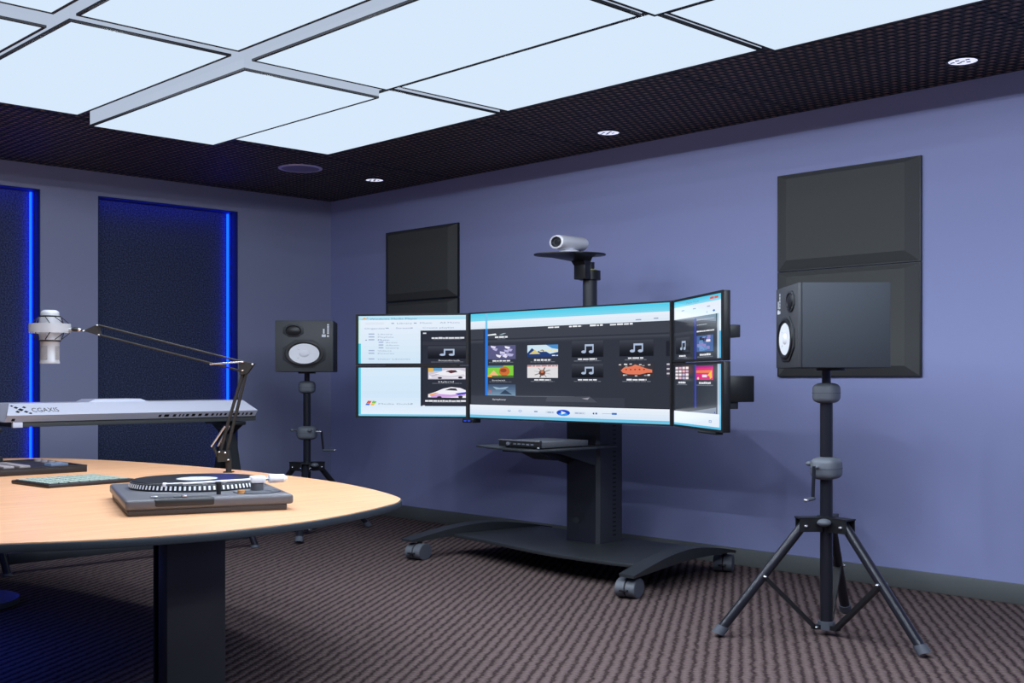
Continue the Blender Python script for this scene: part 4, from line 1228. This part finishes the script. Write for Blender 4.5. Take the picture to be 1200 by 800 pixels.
b = MB(BM); b.cyl((0, 0, 0.0005), q(268, 538), 0.0095, M_ARM); b.box((-0.016, -0.016, 0.0005), (0.016, 0.016, 0.006), M_ARM, 0.002); b.build('post', t)
b = MB(BM); plate(b, [(257, 528), (268, 527.5), (270, 540), (256, 541)], M_ARM, th=0.03)
for p in ((258.5, 529), (265.5, 530), (269, 538)): b.sphere(q(*p) - Vector((0, 0.018, 0)), 0.0045, M_CHROME, seg=8)
b.tube([q(250, 523), q(257.5, 540)], 0.005, M_ARM); b.build('lower_bracket', t)
b = MB(BM); b.tube([q(284.4, 438), q(266.5, 498), q(258.5, 529)], 0.0058, M_ARM); b.build('lower_rod', t)
b = MB(BM); b.tube([q(288.5, 437), q(265.5, 530)], 0.0058, M_ARM); b.build('lower_rod', t)
for yy in (-0.014, 0.014):
    b = MB(BM); off = 2.6 * (1 if yy > 0 else -1)
    b.tube([q(266.2 + off * .5, 499, yy), q(251.5 + off, 523, yy)], 0.0042, M_CHROME); b.build('spring', t)
b = MB(BM); plate(b, [(280.6, 422), (298.5, 426), (290, 438), (281.6, 439)], M_ARM, th=0.026)
for p in ((285.6, 424), (297.0, 426.8), (285.6, 434)): b.sphere(q(*p) - Vector((0, 0.016, 0)), 0.0048, M_CHROME, seg=8)
b.build('elbow_plate', t)
b = MB(BM); b.tube([q(116, 381), q(285, 424)], 0.0052, M_ARM); b.build('upper_rod', t)
b = MB(BM); b.tube([q(117.5, 392.5), q(281, 434)], 0.0052, M_ARM); b.build('upper_rod', t)
b = MB(BM); b.tube([q(247.5, 426.6, -0.014), q(286, 424, -0.014)], 0.0045, M_CHROME); b.build('spring', t)
b = MB(BM); plate(b, [(98.5, 387.5), (115.5, 380), (118.3, 393.5)], M_ARM, th=0.022)
for p in ((99.5, 387.6), (115.5, 381.2), (117.5, 392.2)): b.sphere(q(*p) - Vector((0, 0.014, 0)), 0.0048, M_CHROME, seg=8)
b.tube([q(100, 387.5), q(93, 386.3)], 0.006, M_BLACK); b.sphere(q(93, 386.3), 0.009, M_CHROME, seg=10); b.sphere(q(88.5, 385.8), 0.013, M_BLACK, sc=(1.3, 1, 0.9)); b.build('swivel_head', t)
mc = q(58.5, 384)
Xm = BM @ move(mc.x, 0, 0)
zr = lambda py: q(58.5, py).z
b = MB(Xm)
rr_ = 0.064
b.lathe([(rr_, zr(390)), (rr_ + 0.003, zr(390)), (rr_ + 0.003, zr(379.3)), (rr_, zr(379.3)), (rr_, zr(390))], M_MIC, seg=40)
b.tube([(rr_, 0, zr(386)), (rr_ + 0.022, 0, zr(385.8))], 0.009, M_MIC); b.build('shock_mount_ring', t)
b = MB(Xm)
for k in range(8):
    a0, a1 = 2 * PI * k / 8, 2 * PI * (k + 0.5) / 8
    ri = 0.0385
    b.tube([(ri * math.cos(a0), ri * math.sin(a0), zr(371.5)), (rr_ * math.cos(a1), rr_ * math.sin(a1), zr(380))], 0.0016, M_RIM, seg=6)
    b.tube([(ri * math.cos(a0), ri * math.sin(a0), zr(398)), (rr_ * math.cos(a1), rr_ * math.sin(a1), zr(389.5))], 0.0016, M_RIM, seg=6)
b.build('elastic_cords', t)
tm = thing('studio_microphone', 'silver side-address studio microphone hanging upside down in a shock mount', 'microphone', Xm.translation + Vector((0, 0, zr(426))))
b = MB(Xm)
z = zr
b.lathe([(0, z(363.2)), (0.020, z(363.3)), (0.028, z(365)), (0.030, z(366.5)), (0.030, z(370.2)), (0.0345, z(371.5)), (0.0352, z(373)), (0.0352, z(389)), (0.0340, z(396)), (0.0350, z(398.5)), (0.0310, z(400.5)), (0.0302, z(402)), (0.0302, z(422.5)), (0.0325, z(424)), (0.0315, z(426)), (0, z(426))], M_MIC, seg=40)
b.build('body', tm)
for py, r_ in ((370.8, 0.0352), (399.2, 0.0352)):
    b = MB(Xm); b.lathe([(r_ - 0.004, z(py + 0.9)), (r_, z(py + 0.8)), (r_, z(py - 0.8)), (r_ - 0.004, z(py - 0.9))], M_RIM, seg=40); b.build('band', tm)
def grille(a0, a1):
    n = 8; r_ = 0.0308
    lo = [(r_ * math.cos(a0 + (a1 - a0) * k / n), r_ * math.sin(a0 + (a1 - a0) * k / n), z(421.5)) for k in range(n + 1)]
    hi = [(p[0], p[1], z(405.5)) for p in lo]
    b = MB(Xm); b.loft([lo, hi], M_MICG, smooth=True, closed=False); b.build('grille', tm)
grille(PI * 1.08, PI * 1.54); grille(PI * 1.80, PI * 2.2)

# ------------------------------------------------------------------ lamps
CFG = dict(point=15.5, spot=27.5, expo=0.0, blend=0.80, led=4.5, lintel_glow=0.7)
def area(name, loc, size, power, col, rot=(0, 0, 0)):
    L = bpy.data.lights.new(name, 'AREA'); L.shape = 'RECTANGLE'; L.size, L.size_y = size
    L.energy = power; L.color = col
    o = bpy.data.objects.new(name, L); COL.objects.link(o)
    o.location = (loc[0] * K, loc[1] * K, loc[2]); o.rotation_euler = rot
    return o


def lamp(name, loc, power, col, spot=False):
    L = bpy.data.lights.new(name, 'SPOT' if spot else 'POINT'); L.energy = power; L.color = col
    if spot:
        L.spot_size = math.radians(178); L.spot_blend = CFG['blend']
    L.shadow_soft_size = 0.0
    o = bpy.data.objects.new(name, L); COL.objects.link(o)
    o.location = (loc[0] * K, loc[1] * K, loc[2])
    return o


LC = (0.80, 0.88, 1.0)
for i in range(4):
    for j in range(4):
        (x0, x1), (y0, y1) = CX[i], CY[j]
        yc, zl = (y0 + y1) / 2, EYE + DZ[(i, j)] - 0.012
        for f in (0.25, 0.75):
            lamp('light_box_lamp', (x0 + (x1 - x0) * f, yc, zl), CFG['point'] / 2, LC)
        lamp('light_box_downlamp', ((x0 + x1) / 2, yc, zl), CFG['spot'], LC, True)
for (lo, hi) in NICHES[:2]:
    # the strip's own light, and an added lamp, no fixture, behind the lintel for the top glow
    area('led_strip_lamp', (-ND + 0.018, hi - 0.0172, (NZ0 + NZ1) / 2), (2.5, 0.005), CFG['led'], (0.0012, 0.012, 1.0), (PI / 2, PI / 2, 0))
    area('lintel_glow_lamp', (-0.016, (lo + hi) / 2 - 0.02, NZ1 - 0.012), (0.012, (hi - lo) * K * 0.93), CFG['lintel_glow'], (0.0012, 0.02, 1.0), (0, math.radians(80), 0))
area('under_table_blue', (2.3, -3.2, 0.62), (1.2, 0.6), 5.0, (0.02, 0.08, 1.0))  # added lamp without a fixture, for the blue glow on the carpet

w = bpy.data.worlds.new('room_world'); SC.world = w; w.use_nodes = True
w.node_tree.nodes['Background'].inputs[0].default_value = (0.02, 0.022, 0.03, 1)
w.node_tree.nodes['Background'].inputs[1].default_value = 0.2

# ------------------------------------------------------------------ camera
cd = bpy.data.cameras.new('camera'); cam = bpy.data.objects.new('camera', cd); COL.objects.link(cam)
cam.location = (CAM[0] * K, CAM[1] * K, EYE)
dv = Vector((FD.x, FD.y, 0))
cam.rotation_euler = dv.to_track_quat('-Z', 'Y').to_euler()
cd.sensor_width = 36.0; cd.lens = 36.0 * 1345 / 1200
cd.shift_y = 43.0 / 1200
cd.clip_start = 0.05
SC.camera = cam
SC.view_settings.view_transform = 'Standard'
SC.view_settings.look = 'None'
SC.view_settings.gamma = 1.0
SC.view_settings.use_curve_mapping = False
SC.view_settings.exposure = CFG['expo']
